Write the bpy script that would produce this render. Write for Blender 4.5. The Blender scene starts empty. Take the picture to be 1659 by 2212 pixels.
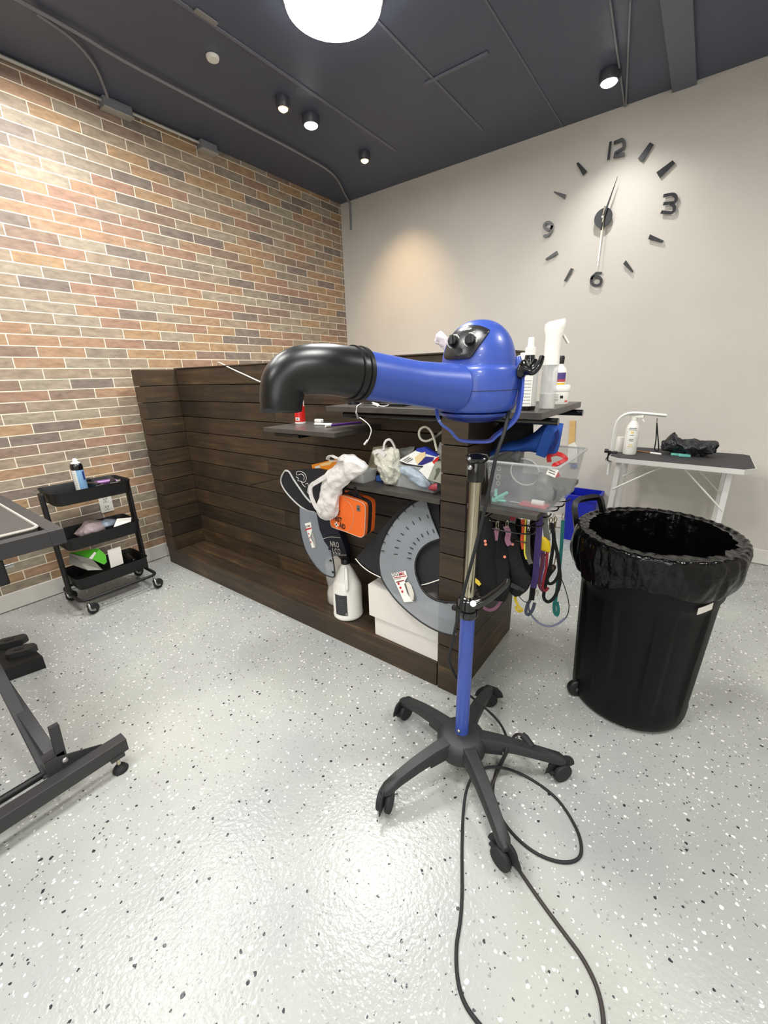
import bpy, bmesh, math, random
from mathutils import Vector, Matrix, noise
random.seed(7)
PI = math.pi
V = Vector
S = bpy.context.scene
COL = S.collection

# ------------------------------------------------------------------ camera
F_PX = 892.0
CAM = V((2.9124, -3.3220, 1.2))
RX = V((0.80231538, 0.59636806, -0.02520274))      # camera right
UX = V((-0.16901563, 0.26747213, 0.94862657))      # camera up
FX = V((-0.57247162, 0.75683803, -0.31539253))     # camera forward
cam_d = bpy.data.cameras.new('camera')
cam = bpy.data.objects.new('camera', cam_d)
COL.objects.link(cam)
cam.matrix_world = Matrix((
    (RX.x, UX.x, -FX.x, CAM.x), (RX.y, UX.y, -FX.y, CAM.y), (RX.z, UX.z, -FX.z, CAM.z), (0, 0, 0, 1)))
cam_d.sensor_fit = 'HORIZONTAL'
cam_d.sensor_width = 36.0
cam_d.lens = F_PX / 1659.0 * 36.0
cam_d.clip_start = 0.02
S.camera = cam
S.view_settings.view_transform = 'Standard'
S.view_settings.look = 'None'
S.view_settings.gamma = 1
S.view_settings.use_curve_mapping = False
S.view_settings.exposure = 0.0
w = bpy.data.worlds.new('world'); S.world = w
w.use_nodes = True
w.node_tree.nodes['Background'].inputs[0].default_value = (0.8, 0.85, 0.9, 1)
w.node_tree.nodes['Background'].inputs[1].default_value = 0.3
H = 2.666                                           # ceiling height

# ------------------------------------------------------------------ lights
def area(name, loc, size, power, col=(1, 1, 1), target=None):
    d = bpy.data.lights.new(name, 'AREA'); d.shape = 'DISK'; d.size = size; d.energy = power; d.color = col
    o = bpy.data.objects.new(name, d); COL.objects.link(o); o.location = loc
    if target:
        o.rotation_euler = (V(target) - V(loc)).to_track_quat('-Z', 'Y').to_euler()
    return o
def spot(name, loc, target, power, ang, col, blend=.6, size=.03):
    d = bpy.data.lights.new(name, 'SPOT'); d.energy = power; d.color = col
    d.spot_size = math.radians(ang); d.spot_blend = blend; d.shadow_soft_size = size
    o = bpy.data.objects.new(name, d); COL.objects.link(o); o.location = loc
    o.rotation_euler = (V(target) - V(loc)).to_track_quat('-Z', 'Y').to_euler()
    return o
CW = (1.0, 0.985, 0.955)
area('lamp_light', (1.47, -1.66, H - .105), .38, 26, CW)
area('lamp_light', (0.54, -2.35, H - .06), .38, 16, CW)
area('lamp_light', (0.75, -3.0, H - .06), .38, 15, CW)
area('lamp_light', (2.6, -2.9, H - .06), .4, 24, CW)
area('lamp_light', (1.6, -3.3, H - .06), .4, 18, CW)  # unseen extra lamp, added to brighten the lower bricks and trolley floor
area('lamp_light', (1.5, -4.6, H - .06), .4, 26, CW)
area('lamp_light', (3.7, -4.2, H - .06), .4, 30, CW)
area('lamp_light', (3.9, -1.7, H - .06), .4, 26, CW)
area('lamp_light', (4.3, -5.6, H - .06), .4, 24, CW)
# broad unseen bluish-white disk light behind the camera, aimed towards the counter
area('rear_disk_light', (3.4, -6.3, 1.5), 2.2, 34, (.93, .97, 1.0), (2.2, -1.5, 0.9))

# ------------------------------------------------------------------ materials
def lin(c):
    return tuple(((x / 255.0) / 12.92 if x / 255.0 <= .04045 else ((x / 255.0 + .055) / 1.055) ** 2.4) for x in c)
MATS = {}
def nodes(m):
    return m.node_tree.nodes, m.node_tree.links
def mat(name, rgb, rough=.5, metal=0, alpha=1, emit=None, estr=0, bump=0, bscale=60, spec=.5, coat=0, vary=0, vscale=8, trans=0):
    if name in MATS: return MATS[name]
    m = bpy.data.materials.new(name); m.use_nodes = True
    n, l = nodes(m); b = n['Principled BSDF']
    c = lin(rgb)
    b.inputs['Base Color'].default_value = (*c, 1)
    b.inputs['Roughness'].default_value = rough
    b.inputs['Metallic'].default_value = metal
    b.inputs['Alpha'].default_value = alpha
    b.inputs['Specular IOR Level'].default_value = spec
    b.inputs['Coat Weight'].default_value = coat
    b.inputs['Transmission Weight'].default_value = trans
    if emit:
        b.inputs['Emission Color'].default_value = (*emit, 1); b.inputs['Emission Strength'].default_value = estr
    if bump or vary:
        tc = n.new('ShaderNodeTexCoord')
    if bump:
        t = n.new('ShaderNodeTexNoise'); t.inputs['Scale'].default_value = bscale; t.inputs['Detail'].default_value = 3
        l.new(tc.outputs['Object'], t.inputs['Vector'])
        bp = n.new('ShaderNodeBump'); bp.inputs['Strength'].default_value = bump; bp.inputs['Distance'].default_value = .01
        l.new(t.outputs['Fac'], bp.inputs['Height']); l.new(bp.outputs['Normal'], b.inputs['Normal'])
    if vary:
        t = n.new('ShaderNodeTexNoise'); t.inputs['Scale'].default_value = vscale; t.inputs['Detail'].default_value = 5
        l.new(tc.outputs['Object'], t.inputs['Vector'])
        r = n.new('ShaderNodeMapRange'); r.inputs['From Min'].default_value = .3; r.inputs['From Max'].default_value = .7
        r.inputs['To Min'].default_value = 1 - vary; r.inputs['To Max'].default_value = 1 + vary
        l.new(t.outputs['Fac'], r.inputs['Value'])
        mx = n.new('ShaderNodeVectorMath'); mx.operation = 'SCALE'; mx.inputs[0].default_value = c
        l.new(r.outputs[0], mx.inputs['Scale']); l.new(mx.outputs[0], b.inputs['Base Color'])
    MATS[name] = m
    return m

def brick_mat():
    m = bpy.data.materials.new('brick_tile'); m.use_nodes = True
    n, l = nodes(m); b = n['Principled BSDF']
    tc = n.new('ShaderNodeTexCoord'); sp = n.new('ShaderNodeSeparateXYZ'); l.new(tc.outputs['Object'], sp.inputs[0])
    au = n.new('ShaderNodeMath'); au.inputs[1].default_value = 2.409 + .1135 + .227 * 20; l.new(sp.outputs['Y'], au.inputs[0])
    av = n.new('ShaderNodeMath'); av.inputs[1].default_value = -1.392 + .0565 * 40; l.new(sp.outputs['Z'], av.inputs[0])
    cb = n.new('ShaderNodeCombineXYZ'); l.new(au.outputs[0], cb.inputs[0]); l.new(av.outputs[0], cb.inputs[1])
    def brick(c1, c2, mort, ms):
        t = n.new('ShaderNodeTexBrick'); t.offset = .5; t.offset_frequency = 2; t.squash = 1
        t.inputs['Scale'].default_value = 1; t.inputs['Brick Width'].default_value = .227; t.inputs['Row Height'].default_value = .0565
        t.inputs['Mortar Size'].default_value = ms; t.inputs['Mortar Smooth'].default_value = .25
        t.inputs['Color1'].default_value = (*c1, 1); t.inputs['Color2'].default_value = (*c2, 1); t.inputs['Mortar'].default_value = (*mort, 1)
        l.new(cb.outputs[0], t.inputs['Vector']); return t
    t0 = brick((0, 0, 0), (1, 1, 1), (.5, .5, .5), .0001)
    t1 = brick((0, 0, 0), (0, 0, 0), (1, 1, 1), .0028)
    rp = n.new('ShaderNodeValToRGB'); rp.color_ramp.interpolation = 'CONSTANT'
    cols = [(0, (150, 136, 118)), (.13, (166, 130, 100)), (.26, (112, 104, 98)), (.35, (154, 118, 98)), (.46, (156, 148, 130)),
            (.60, (170, 136, 98)), (.72, (136, 127, 113)), (.82, (132, 110, 97)), (.90, (154, 139, 118))]
    cols = [(p_, tuple(a * .70 + m_ * .30 for a, m_ in zip(c_, (154, 131, 110)))) for p_, c_ in cols]
    e = rp.color_ramp.elements
    e[0].position = 0; e[0].color = (*lin(cols[0][1]), 1); e[1].position = cols[1][0]; e[1].color = (*lin(cols[1][1]), 1)
    for p_, c_ in cols[2:]:
        x = e.new(p_); x.color = (*lin(c_), 1)
    l.new(t0.outputs['Color'], rp.inputs[0])
    nz = n.new('ShaderNodeTexNoise'); nz.inputs['Scale'].default_value = 1; nz.inputs['Detail'].default_value = 9; nz.inputs['Roughness'].default_value = .66
    mp = n.new('ShaderNodeMapping'); mp.inputs['Scale'].default_value = (10, 14, 42)
    l.new(tc.outputs['Object'], mp.inputs[0]); l.new(mp.outputs[0], nz.inputs['Vector'])
    mr = n.new('ShaderNodeMapRange'); mr.inputs['From Min'].default_value = .28; mr.inputs['From Max'].default_value = .72
    mr.inputs['To Min'].default_value = .66; mr.inputs['To Max'].default_value = 1.38
    l.new(nz.outputs['Fac'], mr.inputs[0])
    sc = n.new('ShaderNodeVectorMath'); sc.operation = 'SCALE'; l.new(rp.outputs[0], sc.inputs[0]); l.new(mr.outputs[0], sc.inputs['Scale'])
    n2 = n.new('ShaderNodeTexNoise'); n2.inputs['Scale'].default_value = 12; n2.inputs['Detail'].default_value = 4
    l.new(tc.outputs['Object'], n2.inputs['Vector'])
    m2 = n.new('ShaderNodeMapRange'); m2.inputs['From Min'].default_value = .56; m2.inputs['From Max'].default_value = .72; m2.inputs['To Max'].default_value = .45
    l.new(n2.outputs['Fac'], m2.inputs[0])
    mg = n.new('ShaderNodeMix'); mg.data_type = 'RGBA'; l.new(m2.outputs[0], mg.inputs[0]); l.new(sc.outputs[0], mg.inputs[6])
    mg.inputs[7].default_value = (*lin((158, 146, 126)), 1)
    mx = n.new('ShaderNodeMix'); mx.data_type = 'RGBA'; l.new(t1.outputs['Fac'], mx.inputs[0]); l.new(mg.outputs[2], mx.inputs[6])
    mx.inputs[7].default_value = (*lin((232, 220, 198)), 1)
    l.new(mx.outputs[2], b.inputs['Base Color']); b.inputs['Roughness'].default_value = .6
    bp = n.new('ShaderNodeBump'); bp.inputs['Strength'].default_value = .5; bp.inputs['Distance'].default_value = .002; bp.invert = True
    l.new(t1.outputs['Fac'], bp.inputs['Height']); l.new(bp.outputs[0], b.inputs['Normal'])
    return m

def floor_mat():
    m = bpy.data.materials.new('epoxy_floor'); m.use_nodes = True
    n, l = nodes(m); b = n['Principled BSDF']
    tc = n.new('ShaderNodeTexCoord')
    nw = n.new('ShaderNodeTexNoise'); nw.inputs['Scale'].default_value = 90; l.new(tc.outputs['Object'], nw.inputs['Vector'])
    ws = n.new('ShaderNodeVectorMath'); ws.operation = 'SCALE'; ws.inputs['Scale'].default_value = .010; l.new(nw.outputs['Color'], ws.inputs[0])
    wa = n.new('ShaderNodeVectorMath'); l.new(tc.outputs['Object'], wa.inputs[0]); l.new(ws.outputs[0], wa.inputs[1])
    base = n.new('ShaderNodeTexNoise'); base.inputs['Scale'].default_value = 2.2; base.inputs['Detail'].default_value = 6
    l.new(tc.outputs['Object'], base.inputs['Vector'])
    br = n.new('ShaderNodeValToRGB'); br.color_ramp.elements[0].position = .3; br.color_ramp.elements[1].position = .7
    br.color_ramp.elements[0].color = (*lin((162, 164, 163)), 1); br.color_ramp.elements[1].color = (*lin((178, 180, 172)), 1)
    l.new(base.outputs['Fac'], br.inputs[0])
    cur = br.outputs[0]
    for sc, lo, hi, r, col in ((66, .0, .15, .18, (233, 233, 229)), (54, .45, .525, .16, (54, 54, 58)), (105, .2, .30, .2, (146, 146, 144)),
                               (140, .6, .68, .24, (224, 224, 220)), (125, .0, .045, .22, (78, 78, 84)), (34, .8, .84, .11, (238, 238, 236))):
        v = n.new('ShaderNodeTexVoronoi'); v.voronoi_dimensions = '2D'; v.inputs['Scale'].default_value = sc; l.new(wa.outputs[0], v.inputs['Vector'])
        sp = n.new('ShaderNodeSeparateColor'); l.new(v.outputs['Color'], sp.inputs[0])
        a = n.new('ShaderNodeMath'); a.operation = 'COMPARE'; a.inputs[1].default_value = (lo + hi) / 2; a.inputs[2].default_value = (hi - lo) / 2
        l.new(sp.outputs[0], a.inputs[0])
        rr = n.new('ShaderNodeMath'); rr.operation = 'MULTIPLY'; rr.inputs[1].default_value = r * 1.6; l.new(sp.outputs[1], rr.inputs[0])
        d = n.new('ShaderNodeMath'); d.operation = 'LESS_THAN'; l.new(v.outputs['Distance'], d.inputs[0]); l.new(rr.outputs[0], d.inputs[1])
        mu = n.new('ShaderNodeMath'); mu.operation = 'MULTIPLY'; l.new(a.outputs[0], mu.inputs[0]); l.new(d.outputs[0], mu.inputs[1])
        mx = n.new('ShaderNodeMix'); mx.data_type = 'RGBA'; l.new(mu.outputs[0], mx.inputs[0]); l.new(cur, mx.inputs[6]); mx.inputs[7].default_value = (*lin(col), 1)
        cur = mx.outputs[2]
    l.new(cur, b.inputs['Base Color'])
    b.inputs['Roughness'].default_value = .22; b.inputs['Specular IOR Level'].default_value = .4
    nb = n.new('ShaderNodeTexNoise'); nb.inputs['Scale'].default_value = 95; nb.inputs['Detail'].default_value = 2; l.new(tc.outputs['Object'], nb.inputs['Vector'])
    bp = n.new('ShaderNodeBump'); bp.inputs['Strength'].default_value = .22; bp.inputs['Distance'].default_value = .006
    l.new(nb.outputs['Fac'], bp.inputs['Height']); l.new(bp.outputs[0], b.inputs['Normal'])
    return m

def wood_mat(name, axis):
    m = bpy.data.materials.new(name); m.use_nodes = True
    n, l = nodes(m); b = n['Principled BSDF']
    tc = n.new('ShaderNodeTexCoord'); mp = n.new('ShaderNodeMapping')
    s = {'x': (3, 45, 45), 'y': (45, 3, 45), 'z': (45, 45, 3)}[axis]
    mp.inputs['Scale'].default_value = s
    ge = n.new('ShaderNodeNewGeometry')
    off = n.new('ShaderNodeVectorMath'); off.operation = 'SCALE'; off.inputs[0].default_value = (7, 9, 11); l.new(ge.outputs['Random Per Island'], off.inputs['Scale'])
    ad = n.new('ShaderNodeVectorMath'); l.new(tc.outputs['Object'], ad.inputs[0]); l.new(off.outputs[0], ad.inputs[1])
    l.new(ad.outputs[0], mp.inputs[0])
    nz = n.new('ShaderNodeTexNoise'); nz.inputs['Scale'].default_value = 1; nz.inputs['Detail'].default_value = 8; nz.inputs['Roughness'].default_value = .65
    l.new(mp.outputs[0], nz.inputs['Vector'])
    n2 = n.new('ShaderNodeTexNoise'); n2.inputs['Scale'].default_value = 3.5; n2.inputs['Detail'].default_value = 5; l.new(ad.outputs[0], n2.inputs['Vector'])
    sm = n.new('ShaderNodeMath'); sm.operation = 'MULTIPLY_ADD'; sm.inputs[1].default_value = .55; l.new(nz.outputs['Fac'], sm.inputs[0])
    s2 = n.new('ShaderNodeMath'); s2.operation = 'MULTIPLY'; s2.inputs[1].default_value = .45; l.new(n2.outputs['Fac'], s2.inputs[0])
    l.new(s2.outputs[0], sm.inputs[2])
    s3 = n.new('ShaderNodeMath'); s3.operation = 'MULTIPLY_ADD'; s3.inputs[1].default_value = .16; l.new(ge.outputs['Random Per Island'], s3.inputs[0])
    l.new(sm.outputs[0], s3.inputs[2])
    rp = n.new('ShaderNodeValToRGB'); e = rp.color_ramp.elements
    e[0].position = .36; e[0].color = (*lin((30, 23, 16)), 1); e[1].position = .84; e[1].color = (*lin((112, 86, 54)), 1)
    x = e.new(.52); x.color = (*lin((47, 37, 26)), 1); x = e.new(.68); x.color = (*lin((68, 53, 35)), 1)
    l.new(s3.outputs[0], rp.inputs[0]); l.new(rp.outputs[0], b.inputs['Base Color'])
    b.inputs['Roughness'].default_value = .5
    bp = n.new('ShaderNodeBump'); bp.inputs['Strength'].default_value = .3; bp.inputs['Distance'].default_value = .002
    l.new(nz.outputs['Fac'], bp.inputs['Height']); l.new(bp.outputs[0], b.inputs['Normal'])
    return m

M_BRICK = brick_mat(); M_FLOOR = floor_mat(); WX = wood_mat('dark_planks_x', 'x'); WY = wood_mat('dark_planks_y', 'y')
M_WALL = mat('grey_paint', (197, 192, 183), .62, bump=.12, bscale=160, vary=.03, vscale=3)
M_CEIL = mat('charcoal_ceiling', (74, 80, 97), .42, bump=.25, bscale=300, vary=.12, vscale=2)
M_BASE = mat('baseboard_white', (212, 208, 200), .45, vary=.05, vscale=9)
BLK = mat('black_plastic', (13, 13, 14), .42)
BLKG = mat('black_gloss', (12, 12, 13), .18, coat=.4)
BLKM = mat('black_powdercoat', (15, 15, 16), .55, bump=.1, bscale=400)
BLKR = mat('black_rubber', (28, 29, 31), .7)
LEG = mat('charcoal_plastic', (40, 41, 42), .5, bump=.12, bscale=500)
BLUE = mat('blue_plastic', (56, 82, 168), .34, coat=.15, vary=.03, vscale=30)
BLUEP = mat('blue_tube', (58, 80, 164), .35, coat=.2)
CHROME = mat('chrome', (190, 182, 160), .18, metal=1)
STEEL = mat('steel', (176, 176, 174), .3, metal=1)
WHITE = mat('white_plastic', (232, 230, 222), .35)
WHITEM = mat('white_matt', (226, 222, 214), .7)
ALU = mat('aluminium', (214, 213, 208), .35, metal=.35)
LAM = mat('charcoal_laminate', (66, 62, 58), .35, vary=.15, vscale=20)
CLEAR = mat('clear_plastic', (176, 180, 182), .12, alpha=.2)
CLEAR2 = mat('frosted_plastic', (205, 208, 206), .3, alpha=.45)
LINER = mat('bin_liner', (6, 6, 7), .2, bump=.7, bscale=22, spec=.32)
BAGW = mat('white_bag', (228, 224, 220), .35, bump=.6, bscale=45, alpha=.8)
RED = mat('red_plastic', (196, 28, 24), .35)
ORANGE = mat('orange_fabric', (232, 104, 28), .7, bump=.2, bscale=600)
ORB = mat('orange_card', (246, 150, 40), .5)
NAVY = mat('navy_print', (24, 26, 44), .6)
PURPLE = mat('purple_plastic', (92, 40, 140), .4)
TEAL = mat('teal_plastic', (120, 204, 188), .4)
TEALD = mat('teal_webbing', (14, 104, 96), .7)
YEL = mat('yellow_plastic', (222, 190, 20), .45)
GREEN = mat('green_card', (92, 190, 50), .45)
GREYF = mat('grey_sheet', (112, 118, 122), .45, alpha=.8, vary=.05)
GREYW = mat('grey_webbing', (104, 106, 100), .8)
BLKF = mat('black_fabric', (9, 9, 11), .85, bump=.4, bscale=300)
BLUEF = mat('blue_fabric', (26, 74, 158), .75, bump=.3, bscale=400)
BLUEB = mat('blue_bin', (12, 30, 160), .35)
PINKF = mat('mauve_webbing', (150, 104, 126), .8)
PURF = mat('violet_webbing', (64, 46, 104), .8)
REDF = mat('crimson_webbing', (140, 26, 38), .7)
PIPE = mat('light_piping', (176, 176, 172), .6)
TAN = mat('tan_wood', (204, 166, 104), .6, vary=.1, vscale=20)
GLASSD = mat('dark_label', (52, 52, 56), .5)
INK = mat('ink', (24, 22, 24), .6)
REDINK = mat('red_ink', (176, 30, 40), .6)
CYAN = mat('light_blue_print', (136, 178, 216), .35)
BUFF = mat('buff_print', (222, 196, 150), .6)
MAT_TOP = mat('ribbed_mat', (74, 70, 66), .8, bump=.5, bscale=220)
def wave_mat():
    m = MAT_TOP; n, l = nodes(m)
    return m
GLOW = mat('lamp_glow', (255, 255, 255), .5, emit=(1, .99, .97), estr=30)
GLOWW = mat('warm_glow', (255, 230, 190), .5, emit=(1, .66, .34), estr=3.2)

# ------------------------------------------------------------------ pixel rays onto real planes
def ray(px, py):
    return RX * ((px - 829.5) / F_PX) - UX * ((py - 1106) / F_PX) + FX
def P(px, py, x=None, y=None, z=None, n=None, c=0, d=None):
    r = ray(px, py)
    if d is not None: return CAM + r * d
    if n is not None:
        nn = V(n); t = (c - nn.dot(CAM)) / nn.dot(r)
    elif x is not None: t = (x - CAM.x) / r.x
    elif y is not None: t = (y - CAM.y) / r.y
    else: t = (z - CAM.z) / r.z
    return CAM + r * t

# ------------------------------------------------------------------ mesh helpers
def nb(): return bmesh.new()
def flat_new(bm, old):
    ly = bm.faces.layers.int.get('flat') or bm.faces.layers.int.new('flat')
    for f in bm.faces:
        if f not in old: f[ly] = 1
def box(bm, lo, hi, bev=0, mtx=None):
    lo = V(lo); hi = V(hi); bm.faces.layers.int.get('flat') or bm.faces.layers.int.new('flat'); old = set(bm.faces)
    r = bmesh.ops.create_cube(bm, size=1)
    vs = r['verts']; c = (lo + hi) / 2; s = hi - lo
    for v in vs: v.co = V((v.co.x * s.x, v.co.y * s.y, v.co.z * s.z)) + c
    if bev:
        es = list({e for v in vs for e in v.link_edges})
        g = bmesh.ops.bevel(bm, geom=es, offset=bev, segments=2, affect='EDGES', profile=.5)
        vs = list({v for f in g['faces'] for v in f.verts} | {v for v in vs if v.is_valid})
    if mtx is not None:
        for v in vs: v.co = mtx @ v.co
    flat_new(bm, old)
    return bm
def obox(bm, c, ax, ay, az, bev=0):
    """box by centre and three half-axis vectors"""
    c, ax, ay, az = V(c), V(ax), V(ay), V(az)
    bm.faces.layers.int.get('flat') or bm.faces.layers.int.new('flat'); old = set(bm.faces)
    m = Matrix(((ax.x, ay.x, az.x, c.x), (ax.y, ay.y, az.y, c.y), (ax.z, ay.z, az.z, c.z), (0, 0, 0, 1)))
    r = bmesh.ops.create_cube(bm, size=2); vs = r['verts']
    for v in vs: v.co = m @ v.co
    if bev:
        es = list({e for v in vs for e in v.link_edges})
        bmesh.ops.bevel(bm, geom=es, offset=bev, segments=2, affect='EDGES', profile=.5)
    flat_new(bm, old)
    return bm
def frame_of(d):
    d = V(d).normalized(); u = V((0, 0, 1)) if abs(d.z) < .95 else V((1, 0, 0))
    a = d.cross(u).normalized(); b = d.cross(a).normalized()
    return a, b
def rings(bm, rs, cap0=True, cap1=True, close=False):
    prev = None; first = None
    for r in rs:
        vs = [bm.verts.new(p) for p in r]
        if prev:
            k = len(vs)
            for i in range(k):
                try: bm.faces.new((prev[i], prev[(i + 1) % k], vs[(i + 1) % k], vs[i]))
                except ValueError: pass
        else: first = vs
        prev = vs
    if close:
        k = len(prev)
        for i in range(k): bm.faces.new((prev[i], prev[(i + 1) % k], first[(i + 1) % k], first[i]))
    else:
        if cap0: bm.faces.new(list(reversed(first)))
        if cap1: bm.faces.new(prev)
    return bm
def spline(pts, k=6, closed=False):
    pts = [V(p) for p in pts]; n = len(pts); out = []
    if n < 3: return pts
    rng = n if closed else n - 1
    for i in range(rng):
        p0 = pts[(i - 1) % n] if (closed or i > 0) else pts[0] * 2 - pts[1]
        p1 = pts[i]; p2 = pts[(i + 1) % n]
        p3 = pts[(i + 2) % n] if (closed or i + 2 < n) else pts[-1] * 2 - pts[-2]
        for j in range(k):
            t = j / k
            out.append(.5 * ((2 * p1) + (p2 - p0) * t + (2 * p0 - 5 * p1 + 4 * p2 - p3) * t * t + (3 * p1 - p0 - 3 * p2 + p3) * t ** 3))
    if not closed: out.append(pts[-1])
    return out
def tube(bm, pts, r, seg=8, smooth=0, closed=False, cap=True):
    pts = spline(pts, smooth, closed) if smooth else [V(p) for p in pts]
    n = len(pts)
    rf = r if callable(r) else (lambda t: r)
    d0 = (pts[1] - pts[0]).normalized(); a, b = frame_of(d0); rs = []
    for i, p in enumerate(pts):
        if closed: d = (pts[(i + 1) % n] - pts[i - 1]).normalized()
        else: d = (pts[min(i + 1, n - 1)] - pts[max(i - 1, 0)]).normalized()
        a = (a - d * a.dot(d)).normalized(); b = d.cross(a)
        rr = rf(i / (n - 1))
        rs.append([p + (a * math.cos(2 * PI * j / seg) + b * math.sin(2 * PI * j / seg)) * rr for j in range(seg)])
    return rings(bm, rs, cap, cap, closed)
def cyl(bm, p0, p1, r0, r1=None, seg=24):
    r1 = r0 if r1 is None else r1
    p0, p1 = V(p0), V(p1); a, b = frame_of(p1 - p0)
    f = lambda p, r: [p + (a * math.cos(2 * PI * j / seg) + b * math.sin(2 * PI * j / seg)) * r for j in range(seg)]
    return rings(bm, [f(p0, r0), f(p1, r1)])
def lathe(bm, prof, c, seg=32, axis=(0, 0, 1), xr=1, yr=1):
    """prof: list of (r, h); closed at both ends"""
    c = V(c); ax = V(axis).normalized(); a, b = (V((1, 0, 0)), V((0, 1, 0))) if abs(ax.z) > .99 else frame_of(ax)
    rs = [[c + ax * h + (a * math.cos(2 * PI * j / seg) * xr + b * math.sin(2 * PI * j / seg) * yr) * max(r, 1e-4) for j in range(seg)] for r, h in prof]
    return rings(bm, rs)
def prism(bm, pts, off):
    """extrude closed polygon pts by vector off"""
    off = V(off); a = [bm.verts.new(V(p)) for p in pts]; b = [bm.verts.new(V(p) + off) for p in pts]
    bm.faces.new(a); bm.faces.new(list(reversed(b)))
    k = len(a)
    for i in range(k): bm.faces.new((a[i], b[i], b[(i + 1) % k], a[(i + 1) % k]))
    return bm
def strap(bm, pts, w, t=.002, nrm=(0, -1, 0), smooth=5):
    pts = spline(pts, smooth) if smooth else [V(p) for p in pts]; n = len(pts); nr = V(nrm); rs = []
    for i, p in enumerate(pts):
        d = (pts[min(i + 1, n - 1)] - pts[max(i - 1, 0)]).normalized()
        s = d.cross(nr); s = s.normalized() if s.length > 1e-4 else V((1, 0, 0)); q = s.cross(d).normalized()
        rs.append([p + s * w / 2 + q * t / 2, p - s * w / 2 + q * t / 2, p - s * w / 2 - q * t / 2, p + s * w / 2 - q * t / 2])
    return rings(bm, rs)
def loft(bm, secs, seg=28, amp=.0, k=7, nz=0, nsc=30, seed=0, smooth=4):
    """secs: list of (centre, half_a vector, half_b vector)"""
    cs = spline([s[0] for s in secs], smooth); aa = spline([s[1] for s in secs], smooth); bb = spline([s[2] for s in secs], smooth); rs = []
    for i, (c, a, b) in enumerate(zip(cs, aa, bb)):
        r = []
        for j in range(seg):
            th = 2 * PI * j / seg
            f = 1 + amp * math.sin(k * th + seed + i * .13) 
            p = c + (a * math.cos(th) + b * math.sin(th)) * f
            if nz: p = p + noise.noise_vector(p * nsc + V((seed, 0, 0))) * nz
            r.append(p)
        rs.append(r)
    return rings(bm, rs)
def loft_px(bm, secs, thick, seg=28, **kw):
    """secs: (xl, yl, xr, yr, plane kwargs[, t]) silhouettes seen on a real plane"""
    out = []
    for s in secs:
        L = P(s[0], s[1], **s[4]); R = P(s[2], s[3], **s[4]); t = s[5] if len(s) > 5 else thick
        c = (L + R) / 2; a = (R - L) / 2
        view = (c - CAM).normalized(); b = view - a.normalized() * view.dot(a.normalized())
        out.append((c, a, b.normalized() * t))
    return loft(bm, out, seg=seg, **kw)

def obj(name, bm, m, parent=None, label=None, smooth=True, ang=48):
    bmesh.ops.recalc_face_normals(bm, faces=bm.faces)
    me = bpy.data.meshes.new(name); 
    if parent is not None:
        org = parent['_o'] if '_o' in parent else (0, 0, 0); org = V(org)
    else:
        xs = [v.co for v in bm.verts]
        lo = V((min(p.x for p in xs), min(p.y for p in xs), min(p.z for p in xs))); hi = V((max(p.x for p in xs), max(p.y for p in xs), max(p.z for p in xs)))
        org = V(((lo.x + hi.x) / 2, (lo.y + hi.y) / 2, lo.z))
    for v in bm.verts: v.co -= org
    if smooth:
        ly = bm.faces.layers.int.get('flat')
        for f in bm.faces: f.smooth = not (ly and f[ly])
        for e in bm.edges:
            if len(e.link_faces) == 2 and e.calc_face_angle(0) > math.radians(ang): e.smooth = False
    bm.to_mesh(me); bm.free()
    for mm in (m if isinstance(m, (list, tuple)) else [m]): me.materials.append(mm)
    o = bpy.data.objects.new(name, me); COL.objects.link(o)
    if parent is not None: o.parent = parent
    else: o.location = org
    o['_o'] = tuple(org)
    if label: o['label'] = label
    return o
def tag(o, label, cat, group=None):
    o['label'] = label; o['category'] = cat
    if group: o['group'] = group
    return o
def thing(name, loc, label, cat, group=None):
    o = bpy.data.objects.new(name, None); COL.objects.link(o); o.location = loc; o.empty_display_size = .05
    o['_o'] = tuple(loc)
    return tag(o, label, cat, group)
def struct(name, bm, m, smooth=False):
    me = bpy.data.meshes.new(name); bmesh.ops.recalc_face_normals(bm, faces=bm.faces); bm.to_mesh(me); bm.free(); me.materials.append(m)
    o = bpy.data.objects.new(name, me); COL.objects.link(o); o['kind'] = 'structure'; return o
def text(name, s, org, xd, up, size, m, parent, depth=.0006, shear=0, bold=0, sx=1.0, align='LEFT', spacing=1.0):
    cu = bpy.data.curves.new(name, 'FONT'); cu.body = s; cu.size = 1; cu.extrude = 0; cu.offset = bold; cu.shear = shear
    cu.align_x = align; cu.space_character = spacing; cu.resolution_u = 3
    tmp = bpy.data.objects.new('tmp_text', cu); COL.objects.link(tmp)
    dg = bpy.context.evaluated_depsgraph_get(); me0 = bpy.data.meshes.new_from_object(tmp.evaluated_get(dg))
    bpy.data.objects.remove(tmp); bpy.data.curves.remove(cu)
    bm = bmesh.new(); bm.from_mesh(me0); bpy.data.meshes.remove(me0)
    xd = V(xd).normalized(); up = V(up); up = (up - xd * up.dot(xd)).normalized(); nn = xd.cross(up)
    for v in bm.verts: v.co = V(org) + xd * v.co.x * size * sx + up * v.co.y * size + nn * depth
    return obj(name, bm, m, parent, smooth=False)

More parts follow.
